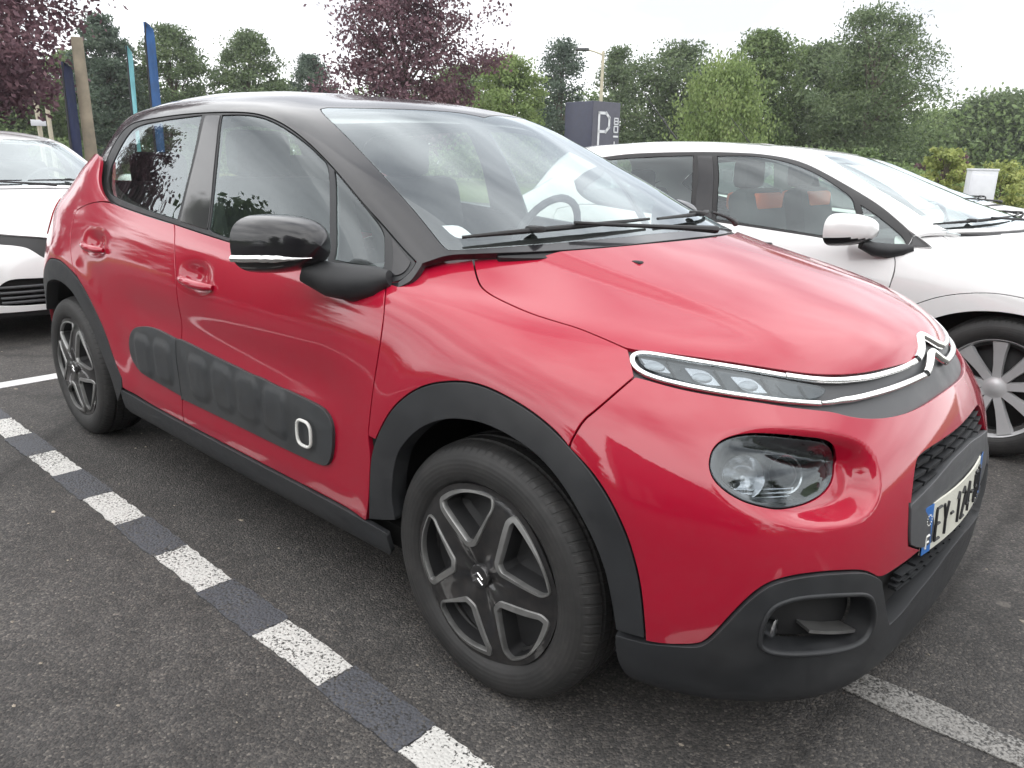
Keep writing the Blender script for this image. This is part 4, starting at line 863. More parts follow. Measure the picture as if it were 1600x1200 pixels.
    for k,only in ((0,'right'),(1,'left')):
        hl=panel('headlight',SB,OL['lensin'],M['lamp_grey'],R,off=-.006,gap=0,flange=0,only=only)
        lens=panel('lens',SB,OL['lensin'],M['lens'],hl,off=.0035,gap=.0005,flange=.004,only=only)
        # LED modules: bright reflector, lens in front, dark web between
        up=lambda u_:float(np.interp(u_,*zip(*sorted([(a,b) for a,b in OL['lensin'][1:9]])))); lo=lambda u_:float(np.interp(u_,*zip(*sorted([(a,b) for a,b in OL['lensin'][10:16]]))))
        sg=1 if k==0 else -1
        for t,(uc,wd) in enumerate(((4.60,.42),(3.96,.46),(3.34,.46),(2.80,.34))):
            vt,vb=up(uc)-.05,lo(uc)+.07
            out=[(uc-wd*.50,vb),(uc+wd*.22,vb+.02),(uc+wd*.52,vt),(uc-wd*.20,vt-.02)]
            led=panel('led_reflector',SB,out,M['reflector'] if t<3 else M['lamp_grey'],hl,off=-.003,gap=0,flange=.004,only=only,keep=100)
            if t<3:
                P=full(SB,np.array([uc+.02]),np.array([(vt+vb)/2-.03]),.000,None,None)[0]; nn=nrx(SB,np.array([uc]),np.array([(vt+vb)/2]))[0]; tt=evx(SB,np.array([uc+.1]),np.array([(vt+vb)/2]))[0]-evx(SB,np.array([uc-.1]),np.array([(vt+vb)/2]))[0]; tt/=np.linalg.norm(tt); bb=np.cross(nn,tt)
                V=[];F=[]
                for i in range(7):
                    for j in range(16):
                        a_=i/6*math.pi/2; w_=2*math.pi*j/16; r_=math.cos(a_); q=P+tt*(.021*r_*math.cos(w_))+bb*(.0115*r_*math.sin(w_))+nn*(.005*math.sin(a_)-.002); V.append((q[0],q[1]*sg,q[2]))
                for i in range(6):
                    for j in range(16): F.append((i*16+j,i*16+(j+1)%16,(i+1)*16+(j+1)%16,(i+1)*16+j))
                MB().add(V,F).build('led_lens',M['led'],hl)
            dv_=[(uc-wd*.62,lo(uc-wd*.62)+.04),(uc-wd*.40,up(uc-wd*.40)-.04)]
            ribbon(SB,np.array([(a*sg,b) for a,b in dv_]),.004,.003,-.004).build('lamp_web',M['gloss_black'],hl)
        rb=ribbon(SB,np.array([(u if k==0 else -u,v) for u,v in OL['chrome1'][:16]]),.0115,.004,-.001)
        rb.build('headlight_frame',M['chrome_strip'],hl,angle=60)
    em=empty('emblem'); em.parent=R
    c1=[q for q in OL['chrome1'][14:]]; c2=OL['chrome2']
    vfoot1=c1[-1]; 
    for sgn in (1,-1):
        a=np.array([(u*sgn,v) for u,v in c1]+[(sgn*.50,vfoot1[1]+.04)]); ribbon(SB,a,.0135,.005,.000).build('chrome_strip',M['chrome_strip'],R,angle=60)
        a=np.array([(u*sgn,v) for u,v in c2]+[(sgn*.35,c2[-1][1]+.05)]); ribbon(SB,a,[.007,.014,.015,.015],.005,.0).build('chrome_strip',M['chrome_strip'],R,angle=60)
    for v0,v1,u1 in ((vfoot1[1]+.02,8.0,.52),(c2[-1][1]+.03,7.52,.40)):
        a=np.array([(u1,v0),(u1*.62,v0+(v1-v0)*.28),(u1*.22,v0+(v1-v0)*.80),(0,v1),(-u1*.22,v0+(v1-v0)*.80),(-u1*.62,v0+(v1-v0)*.28),(-u1,v0)]); ribbon(SB,a,.0185,.008,.002).build('chevron',M['chrome'],em,angle=60)
    # round lower lamps
    lp=np.array(OL['lampo']); lyz=evx(SB,lp[:,0],lp[:,1])[:,[1,2]]
    def bulge(P,n):
        d=body_disp(P,n); s=sdpoly(np.stack([-np.abs(P[:,1]),P[:,2]],1),lyz); return d+.010*sstep(0,-.06,s)
    def well(P,n):
        d=body_disp(P,n); s=sdpoly(np.stack([-np.abs(P[:,1]),P[:,2]],1),lyz); return d-.055*sstep(-.004,-.03,s)
    for only in ('right','left'):
        sg=1 if only=='right' else -1
        fl=panel('lower_lamp',SB,OL['lampo'],M['lamp_grey'],R,off=-.004,disp=well,gap=-.001,flange=0,only=only,du=1/20,dv=1/14)
        panel('lens',SB,OL['lampo'],M['lens'],fl,off=-.002,disp=bulge,gap=.001,flange=.012,only=only,du=1/20,dv=1/14)
        # reflector cup, projector with its ring, and a ribbed bezel
        def frame(u,v,off):
            P=full(SB,np.array([u]),np.array([v]),off,body_disp,None)[0]; n=nrx(SB,np.array([u]),np.array([v]))[0]; f=np.array([.86,-.50,.05]); f/=np.linalg.norm(f); f=(f+n)/np.linalg.norm(f+n); r=np.cross([0,0,1.],f); r/=np.linalg.norm(r); return P,f,r,np.cross(f,r)
        def turned(name,u,v,off,prof,mat,sx=1.0,n=28):
            P,f,r,u_=frame(u,v,off); V=[];F=[]
            for (rad,h) in prof:
                for j in range(n):
                    w=2*math.pi*j/n; q=P+r*rad*sx*math.cos(w)+u_*rad*math.sin(w)+f*h; V.append((q[0],q[1]*sg,q[2]))
            for i in range(len(prof)-1):
                for j in range(n): F.append((i*n+j,i*n+(j+1)%n,(i+1)*n+(j+1)%n,(i+1)*n+j))
            MB().add(V,F).build(name,mat,fl,angle=35)
        turned('reflector_cup',3.78,5.58,-.030,[(.004,-.030),(.018,-.026),(.032,-.014),(.041,.004),(.043,.006),(.044,.0)],M['reflector'],1.05)
        turned('bulb',3.78,5.58,-.040,[(.0005,.012),(.006,.010),(.008,.002),(.008,-.02)],M['led'])
        turned('projector_ring',2.93,5.66,-.032,[(.030,-.02),(.036,.002),(.039,.004),(.041,0),(.042,-.02)],M['chrome_strip'])
        turned('projector_lens',2.93,5.66,-.032,[(.0005,.016),(.012,.014),(.022,.008),(.029,-.002),(.031,-.012)],M['gloss_black'])
        for vv in (5.20,5.28,5.36):
            q=np.linspace(2.75,3.95,9); P=full(SB,q,np.full(9,vv)+.03*np.sin((q-2.7)*2.5),-.040,body_disp,None); MB().tube([(a,b*sg,c) for a,b,c in P],.0022,6).build('lamp_rib',M['reflector'],fl)
        q=np.array(OL['lampo'])*1.0; c_=q.mean(0); q=c_+(q-c_)*.955
        ribbon(SB,np.array([(u*sg,v) for u,v in q]),.007,.003,-.012,closed=True,disp=body_disp).build('lamp_bezel',M['gloss_black'],fl,angle=60)
        rr=[(u*sg,v) for u,v in OL['lampo']]
        # fog lamp pocket
        fw=lambda P,n:-.06*np.ones(len(P))
        fk=panel('fog_pocket',SB,OL['fog'],M['plastic_dark'],R,off=-.055,gap=-.002,flange=0,only=only)
        ribbon(SB,np.array([(u*sg,v) for u,v in OL['fog']]),.010,.006,.006,closed=True).build('fog_bezel',M['plastic'],fk,angle=60)
        P=full(SB,np.array([3.62]),np.array([2.98]),-.028,None,None)[0]
        m=MB(); m.tube([(P[0]-.02,P[1]*sg,P[2]),(P[0]+.004,P[1]*sg,P[2]),(P[0]+.006,P[1]*sg,P[2])],[.019,.019,.015],20); m.build('fog_lamp',M['reflector'],fk)
        q=np.linspace(3.05,2.16,9); vv=np.linspace(2.93,2.60,9); a=full(SB,q,vv,-.016,None,None); b=full(SB,q,vv-.02,-.056,None,None); c=full(SB,q,np.full(9,2.52),-.016,None,None)
        V=[(t[0],t[1]*sg,t[2]+dz) for dz in (0,-.007) for t in np.concatenate([a,b])]; F=[(i,i+1,i+10,i+9) for i in range(8)]+[(i+18,i+27,i+28,i+19) for i in range(8)]+[(i,i+18,i+19,i+1) for i in range(8)]+[(0,9,27,18),(8,26,35,17)]
        MB().add(V,F).build('fog_vane',M['rim_grey'],fk,angle=30)  # pale grey puts the sky caught on the pocket's shelf edge into the colour
    # number plate
    q=np.linspace(-1.04,1.04,9); vP=3.88
    C=full(SB,np.array([0.]),np.array([vP]),.010,None,None)[0]
    def plate_pt(y,z,dx=0):
        y=y*.93-.018
        xx=C[0]-.020*(abs(y)/.26)**2; return (xx+dx-(z*.06),y,C[2]+z)
    pl=empty('number_plate'); pl.parent=R
    def strip(name,y0,y1,z0,z1,dx,mat):
        ys=np.linspace(y0,y1,9); V=[];F=[]
        for y in ys:
            for z,d in ((z0,0),(z1,0),(z1,-.004),(z0,-.004)): V.append(plate_pt(y,z,dx+d))
        for i in range(8):
            for j in range(4): F.append((i*4+j,i*4+(j+1)%4,i*4+(j+1)%4+4,i*4+j+4))
        F+=[(3,2,1,0),(32,33,34,35)]
        return MB().add(V,F).build(name,mat,pl,smooth=False)
    strip('plate',-.26,.26,-.055,.055,0,M['plate_yellow']); strip('blue_band',-.26,-.215,-.055,.055,.0012,M['plate_blue']); strip('blue_band',.215,.26,-.055,.055,.0012,M['plate_blue'])
    glyphs={'E':[((0,0),(0,1)),((0,1),(1,1)),((0,.5),(.8,.5)),((0,0),(1,0))],'Y':[((0,1),(.5,.5)),((1,1),(.5,.5)),((.5,.5),(.5,0))],'-':[((.2,.5),(.8,.5))],
      '1':[((.2,.8),(.6,1)),((.6,1),(.6,0))],'2':[((0,.85),(.5,1)),((.5,1),(1,.75)),((1,.75),(0,0)),((0,0),(1,0))],'8':[((.1,0),(.9,0)),((.1,1),(.9,1)),((.1,.5),(.9,.5)),((0,.05),(0,.45)),((1,.05),(1,.45)),((0,.55),(0,.95)),((1,.55),(1,.95))],
      '4':[((.7,0),(.7,1)),((.7,1),(0,.3)),((0,.3),(1,.3))],'0':[((0,.1),(0,.9)),((1,.1),(1,.9)),((.1,0),(.9,0)),((.1,1),(.9,1))]}
    def text(s,y0,y1,zc,hh,name):
        w=(y1-y0)/len(s)
        for i,c in enumerate(s):
            m=MB()
            for (a,b) in glyphs[c]:
                t=[plate_pt(y0+w*(i+.5)+w*.30*(px*2-1),zc+hh*(pz*2-1)/2,.0012) for px,pz in [(a[0]+(b[0]-a[0])*k/3,a[1]+(b[1]-a[1])*k/3) for k in range(4)]]
                m.tube(t,.0037,5)
            m.build(name,M['ink'],pl)
    text('EY-124-80',-.205,.205,0,.075,'plate_letter')
    m=MB()
    for k in range(12):
        a=2*math.pi*k/12; m.tube([plate_pt(-.2375+.012*math.cos(a),.022+.012*math.sin(a),.0012),plate_pt(-.2375+.012*math.cos(a)+.002,.022+.012*math.sin(a),.0016)],.0018,5)
    for a,b in (((0,0),(0,1)),((0,1),(1,1)),((0,.5),(.8,.5))): m.tube([plate_pt(-.246+.017*px,-.042+.028*pz,.0016) for px,pz in (a,b)],.003,5)
    m.build('country_mark',M['plate_white'],pl)
    # side bump panel
    bx=[(-1.72,.534),(-1.56,.540),(-1.30,.533),(-1.14,.534),(-.985,.535),(-.83,.530),(-.667,.490)]
    def bumps(P,n):
        x,z=P[:,0],P[:,2]; d=body_disp(P,n)
        for i,(cx,cz) in enumerate(bx[:6]):
            hx,hz=(.058,.068)
            qx=np.maximum(np.abs(x-cx)-hx+.03,0); qz=np.maximum(np.abs(z-(cz-.015))-hz+.03,0); s=np.hypot(qx,qz)-.03
            d=d+.0068*sstep(.018,-.014,s)
        return d
    ab=np.array(OL['bumpair'])
    dm=np.array(OL['doormid']); um_=11.11
    fr=[tuple(q) for q in ab if q[0]<=um_+.02]; 
    i0=[i for i,q in enumerate(ab) if q[0]>um_]
    front=[(um_,5.01)]+[tuple(q) for q in ab if q[0]<um_-.02]+[(um_,3.417)]
    rear=[(um_,5.01),(um_,3.417)]+[tuple(q) for q in ab[16:]]+[tuple(q) for q in ab[:4]]
    abm=simple('bump_panel_plastic',(.030,.033,.036),.5,var=.2,vscale=25,bmp=.15,bscale=700,dirt=.12); M['bump']=abm
    for nm,o_,pp in (('bump_panel',front,fd),('bump_panel',rear,rd)):
        bp=panel(nm,SB,o_,abm,R,off=.010,disp=bumps,flange=.010,mirror=True,keep=60,du=1/30,dv=1/16)
    # white ring on the panel
    cx,cz=-.667,.492; L=[]
    for t in np.linspace(0,2*math.pi,40,endpoint=False):
        c,s_=math.cos(t),math.sin(t); e=.5
        L.append((cx+.034*math.copysign(abs(c)**.62,c),cz+.037*math.copysign(abs(s_)**.62,s_)))
    ym=-.878
    for sg in (1,-1):
        MB().tube([(a,ym*sg,b) for a,b in L]+[(L[0][0],ym*sg,L[0][1])],.0046,8,cap=False).build('bump_ring',M['plate_white'],R)
    # door handles
    for x0,z0,x1,z1,pr,plf in ((-1.385,.842,-1.175,.832,fd,fdl),(-2.205,.882,-2.02,.872,rd,rdl)):
        for sg in (1,-1):
            t=np.linspace(0,1,11); w=np.sin(np.pi*np.clip(t,.0,1))**.5
            pts=[]; 
            for k in t:
                x=x0+(x1-x0)*k; z=z0+(z1-z0)*k; yb=-.862-.024*math.sin(math.pi*k)**.6+.010; pts.append((x,yb*sg,z))
            m=MB(); m.tube(pts,[.009+.006*math.sin(math.pi*k)**.5 for k in t],10); m.build('door_handle',M['red'],pr if sg>0 else plf)
    return R,fd,fdl,rd,rdl
def headrest(m,x,y,z): m.box((x,y,z),(.05,.125,.085),.04)
def interior(R,T=None,lhd=1,cloth='seat',dxd=0.0,dxs=0.0,dz=0.0):
    """floor, dashboard, steering wheel and seats behind the glass"""
    MB().box((-1.35,0,.33),(1.15,.70,.03),.01).build('cabin_floor',M['plastic_dark'],R)
    m=MB(); m.box((-.52+dxd,0,.85+dz),(.22,.66,.085),.05); m.box((-.44+dxd,0,.925+dz),(.20,.60,.025),.02); m.box((-.66+dxd,.36*lhd,.945+dz),(.10,.20,.05),.035); m.box((-.55+dxd,0,.62),(.2,.22,.2),.04)
    m.build('dashboard',M['dash'],R)
    m=MB(); c=Vector((-.86+dxd,.36*lhd,.93+dz)); a=math.radians(24); L=[]
    for t in np.linspace(0,2*math.pi,29): 
        L.append((c.x+.18*math.sin(t)*math.sin(a)*1.0,c.y+.18*math.cos(t),c.z+.18*math.sin(t)*math.cos(a)))
    m.tube(L,.015,8,cap=False); m.box(c,(.03,.06,.05),.02); m.tube([(c.x,c.y-.17,c.z),(c.x,c.y+.17,c.z)],.014,6); m.tube([c,(c.x+.25,c.y,c.z-.14)],.03,8); m.build('steering_wheel',M['dash'],R)
    for y in (-.36,.36):
        s=MB(); s.box((-1.30+dxs,y,.52),(.26,.25,.085),.06); s.box((-1.58+dxs,y,.84+dz),(.075,.245,.32),.06,Matrix.Rotation(math.radians(-14),3,'Y')); o=s.build('front_seat',M[cloth],R)
        h=MB(); headrest(h,-1.70+dxs,y,1.235+dz); h.tube([(-1.67+dxs,y-.05,1.10+dz),(-1.69+dxs,y-.05,1.2+dz)],.007,6); h.tube([(-1.67+dxs,y+.05,1.10+dz),(-1.69+dxs,y+.05,1.2+dz)],.007,6); h.build('headrest',M[cloth],o)
    s=MB(); s.box((-2.12+dxs*.5,0,.52),(.25,.62,.08),.05); s.box((-2.42+dxs*.5,0,.82+dz),(.07,.62,.30),.05,Matrix.Rotation(math.radians(-20),3,'Y')); o=s.build('rear_seat',M[cloth],R)
    for y in (-.38,.38):
        h=MB(); headrest(h,-2.54+dxs*.5,y,1.15+dz); h.build('headrest',M[cloth],o)
def underbody(R,arch_x=(0.02,-2.53),wy=.62):
    m=MB(); m.box((-1.25,0,.235),(1.72,.60,.03)); m.box((-1.25,0,.26),(.90,.80,.03)); m.build('underbody',M['black_void'],R,smooth=False)
    for x in arch_x:
        for sg in (-1,1):
            V=[];F=[];n=22
            for i in range(n+1):
                a=math.radians(4)+math.radians(168 if x>-1 else 138)*i/n
                for (r,y) in ((.405,.815),(.405,.74),(.40,.56),(.10,.56)): V.append((x+r*math.cos(a),sg*y,.32+r*1.0*math.sin(a)))
            for i in range(n):
                for j in range(3): F.append((i*4+j,i*4+j+1,i*4+j+5,i*4+j+4))
            MB().add(V,F).build('wheel_liner',M['plastic_dark'],R)
def body_shell(R,T=None,fr=5.9,name='body_shell'):
    """dark inner skin that closes the shut lines"""
    us=np.arange(fr,20.01,.25); vs=np.concatenate([np.arange(.4,11.01,.3)]); V=[];F=[];k=len(vs)
    uu,vv=np.meshgrid(us,vs,indexing='ij'); P=full(SB,uu.ravel(),vv.ravel(),-.03,None,None); n=len(us)
    bad=(sdpoly(P[:,[0,2]],ARF)<.015)|(sdpoly(P[:,[0,2]],ARR)<.015); bad&=np.abs(P[:,1])>.5; bad|=(P[:,2]<.27)|((P[:,2]<.45)&(P[:,0]<-2.6))
    us2=np.arange(0,fr+.01,.25); vs2=np.arange(8.0,11.01,.3); u2,v2=np.meshgrid(us2,vs2,indexing='ij'); P2=full(SB,u2.ravel(),v2.ravel(),-.035,None,None)
    def quads(nu,nv,bad,o):
        for i in range(nu-1):
            for j in range(nv-1):
                q=(i*nv+j,i*nv+j+1,(i+1)*nv+j+1,(i+1)*nv+j)
                if bad is not None and any(bad[x] for x in q): continue
                F.append(tuple(x+o for x in q))
    quads(n,k,bad,0); quads(len(us2),len(vs2),None,len(P))
    P=np.concatenate([P,P2]); 
    if T is not None: Pl=T(P*[1,-1,1]);P=T(P)
    else: Pl=P*[1,-1,1]
    F=F+[tuple(i+len(P) for i in f[::-1]) for f in F]
    mkmesh(name,np.concatenate([P,Pl]),F,M['black_void'],R)
def mirror_housing(R,parent_r,parent_l,C=(-.685,-.932,1.010),hy=.092,hz=.077,dx=.175,shell='gloss_black',strip='chrome_strip',low='gloss_black',arm=1.0):
    for sg,pp in ((1,parent_r),(-1,parent_l)):
        V=[];F=[];ns,nt=16,40
        def pt(s,t,k=1.0):
            r=(1-s**2.3)**(1/2.1); c,q=math.cos(t),math.sin(t); e=.72
            y=hy*r*math.copysign(abs(c)**e,c); z=hz*r*math.copysign(abs(q)**e,q)*(1.0 if q>0 else .92)
            return (C[0]+dx*s+.02*(1-abs(c))*0 - (.03*(-y/hy) if y<0 else 0)*(1-s)*1.0, sg*(C[1]+y*k+.035*s), C[2]+z*k+.010*s-.10*(y*.0))
        for i in range(ns+1):
            for j in range(nt): V.append(pt(i/ns,2*math.pi*j/nt))
        for i in range(ns):
            for j in range(nt): F.append((i*nt+j,i*nt+(j+1)%nt,(i+1)*nt+(j+1)%nt,(i+1)*nt+j))
        zc=C[2]-.026
        hi=[f for f in F if sum(V[i][2] for i in f)/4>=zc]; lw=[f for f in F if sum(V[i][2] for i in f)/4<zc]
        o=MB().add(V,hi if low!=shell else F).build('door_mirror',M[shell],R,angle=70)
        if low!=shell: MB().add(V,lw).build('mirror_underside',M[low],o,angle=70)
        g=[pt(0,2*math.pi*j/nt,.93) for j in range(nt)]; MB().add([(a+.004,b,c) for a,b,c in g],[tuple(range(nt))]).build('mirror_glass',M['chrome'],o,smooth=False)
        if strip:
            L=[]
            for s in np.linspace(0,.93,26):
                # follow the shell just under its middle on the outer side
                best=None
                for t in np.linspace(math.pi,math.pi*1.5,60):
                    q=pt(s,t); d=abs(q[2]-(C[2]-.030+.012*s))
                    if best is None or d<best[0]: best=(d,q)
                L.append(best[1])
            L=np.array(L); L[:,1]-=.001*sg
            MB().tube(L.tolist(),[.0095]*18+[.009,.008,.0065,.005,.004,.003,.0015,.001],6).build('mirror_strip',M[strip],o)
            lowm=MB()
        m=MB(); m.tube([(C[0]+.10,sg*(C[1]+.035),C[2]-.055),(C[0]+.15,sg*(C[1]+.075),C[2]-.078),(C[0]+.20,sg*(C[1]+.112),C[2]-.085),(C[0]+.255,sg*(C[1]+.135),C[2]-.078),(C[0]+.295,sg*(C[1]+.150),C[2]-.066)],[q*arm for q in (.032,.044,.047,.040,.020)],14); m.build('mirror_arm',M['plastic'],o)
def greenhouse(R,fd,fdl,rd,rdl,roofmat='gloss_black',frame='plastic',T=None,O=OL,glass='glass',mirror_tri=True):
    A=lambda *k:[q for n in k for q in (O[n] if isinstance(n,str) else n)]
    kw=dict(T=T)
    wi=O['wind']; hv=wi[0][1]
    roof=[(0,7),(13,7),(13,4.2),(11.6,4.15),(10.9,3.9),(10.5,3),(10.35,1.6),(10.6,1.05),(11.5,1.0),(13,1.0),(13,-.25),(8,-.25),(4.5,-.25),(4.22,.08),(4.05,.35),(3.9,.55),(3.6,.68),(3.4,.71),(3.2,.70),(2,.62),(0,.60),(0,.80),(2,.80),(3.2,.80)]+wi[::-1]+[(0,hv)]
    dlo=A('dlotop',O['dlobot'][1:-1])
    ro=panel('roof',SG,roof,M[roofmat],R,holes=[dlo],double=True,keep=35,gap=.001,flange=.016,**kw)
    panel('headliner',SG,[(0,6.95),(13,6.95),(13,4.5),(0,4.5)],M['headliner'],ro,off=-.035,double=True,gap=0,flange=0,**kw)
    panel('windscreen',SG,[(0,.80),(2,.80),(3.2,.80)]+wi[::-1]+[(0,hv)],M['glass_front'],R,off=-.001,double=True,keep=35,gap=.001,flange=.003,**kw)
    panel('windscreen_band',SG,[(0,.80),(2,.80),(3.2,.80),(3.39,.84),(3.40,1.05),(3.28,1.0),(2,.98),(0,.98)],M['black_void'],R,off=-.004,double=True,gap=0,flange=0,**kw)
    panel('cowl',SG,[(0,.42),(1.6,.46),(2.5,.56),(2.8,.62),(2.8,.66),(2,.63),(0,.61)],M['plastic_dark'],R,off=-.006,double=True,gap=0,**kw)
    panel('scuttle',SB,[(0,10.72),(3,10.72),(5.2,10.72),(6.6,10.74),(7.1,10.9),(7.1,11),(3,11),(0,11)],M['plastic_dark'],R,off=-.012,double=True,gap=0,**kw)
    panel('rear_window',SG,[(13,4.2),(11.6,4.15),(10.9,3.9),(10.5,3),(10.35,1.6),(10.6,1.05),(11.5,1.0),(13,1.0)],M[glass],R,off=-.001,double=True,gap=.001,flange=.003,**kw)
    fr=panel('window_frame',SG,dlo,M[frame],R,holes=[O['wfront'],O['wquart'],O['wrear']] if 'wquart' in O else [O['wfront'],O['wrear']],off=-.002,mirror=True,gap=.0015,keep=50,**kw); frl=LAST['left']
    for nm,k,pr,pl in (('door_window','wfront',fd,fdl),('quarter_light','wquart',fd,fdl),('door_window','wrear',rd,rdl)):
        if k not in O: continue
        panel(nm,SG,O[k],M[glass],pr,off=-.005,gap=.0005,flange=.003,only='right',keep=50,**kw); panel(nm,SG,O[k],M[glass],pl,off=-.005,gap=.0005,flange=.003,only='left',keep=50,**kw)
    panel('door_pillar',SG,O['pillarB'],M['gloss_black'],R,off=.0008,mirror=True,flange=.002,keep=50,**kw)
    if 'mtri' in O: panel('mirror_triangle',SG,O['mtri'],M['gloss_black'],R,off=.0008,mirror=True,flange=.002,keep=50,**kw)
    return ro
def wipers(R,T=None):
    f=lambda P:T(P) if T is not None else P
    def arm(u0,v0,u1,v1,flip):
        m=MB(); q=np.linspace(0,1,9); P=f(full(SG,u0+(u1-u0)*q,v0+(v1-v0)*q,.028,None,None)); m.tube(P.tolist(),[.013,.012,.010,.009,.008,.007,.007,.006,.006],8)
        return m
    for (p0,p1,b0,b1) in (((-1.05,.50),(.95,1.16),(-.30,1.10),(2.65,.95)),((2.75,.46),(-.2,1.02),(-2.35,1.0),(.10,1.02))):
        pass
    for (p0,p1,b0,b1) in (((-.55,.52),(1.45,.98),(.15,1.04),(3.10,.95)),((-2.95,.60),(-1.5,1.0),(-2.9,1.16),(.0,1.03))):
        m=MB(); q=np.linspace(0,1,9); P=f(full(SG,p0[0]+(p1[0]-p0[0])*q,p0[1]+(p1[1]-p0[1])*q,.030,None,None)); m.tube(P.tolist(),[.012,.010,.008,.007,.006,.0055,.0055,.005,.005],8)
        P=f(full(SG,b0[0]+(b1[0]-b0[0])*q,b0[1]+(b1[1]-b0[1])*q,.016,None,None)); m.tube(P.tolist(),[.004,.005,.0065,.007,.0075,.007,.0065,.005,.004],8)
        m.box(tuple(P[5]+[0,0,.003]),(.022,.018,.008),.005)
        m.build('wiper',M['plastic_dark'],R)
def finish_red():
    R,fd,fdl,rd,rdl=build_red()
    greenhouse(R,fd,fdl,rd,rdl); body_shell(R); underbody(R); interior(R); mirror_housing(R,fd,fdl); wipers(R)
    w=make_wheel(R,0.0,-.752); dup_wheel(w,R,-2.54,-.742,-1); dup_wheel(w,R,0,.752,1); dup_wheel(w,R,-2.54,.742,1)
    # washer jets and windscreen sticker
    for y in (-.33,.33):
        P=evx(SB,np.array([3.3]),np.array([10.2]))[0]; MB().box((P[0],math.copysign(P[1],y),P[2]+.010),(.014,.010,.006),.004).build('washer_jet',M['plastic_dark'],R)
    panel('sticker',SG,[(3.12,1.06),(3.12,1.36),(2.80,1.36),(2.80,1.06)],M['paper'],R,off=-.006,gap=0,flange=0,keep=100)
    return R
red=finish_red()
# ------------------------------------------------------------------ the white cars
def alloy_face(par):
    """nine-spoke alloy rim"""
    m=MB(); m.lathe_y([(.200,-.055),(.213,-.088),(.217,-.094),(.219,-.090),(.219,-.06)],72); m.build('rim',M['alloy'],par)
    for k in range(9):
        a=2*math.pi*k/9+.2; V=[];F=[]
        for (r,w,y) in ((.045,.020,-.062),(.10,.021,-.068),(.16,.027,-.080),(.208,.036,-.086)):
            for s_,dy in ((-1,.022),(-.8,0),(.8,0),(1,.022)):
                x,z=r,s_*w; V.append((x*math.cos(a)-z*math.sin(a),y+dy,x*math.sin(a)+z*math.cos(a)))
        for i in range(3):
            for j in range(3): F.append((i*4+j,i*4+j+1,i*4+j+5,i*4+j+4))
        MB().add(V,F).build('spoke',M['alloy'],par,angle=30)
    MB().lathe_y([(.0005,-.070),(.026,-.070),(.034,-.064),(.050,-.062),(.055,-.045)],32).build('hub_cap',M['alloy'],par)
    MB().lathe_y([(.0005,-.022),(.13,-.022),(.14,-.015),(.205,-.010)],48).build('brake_disc',M['plastic_dark'],par)
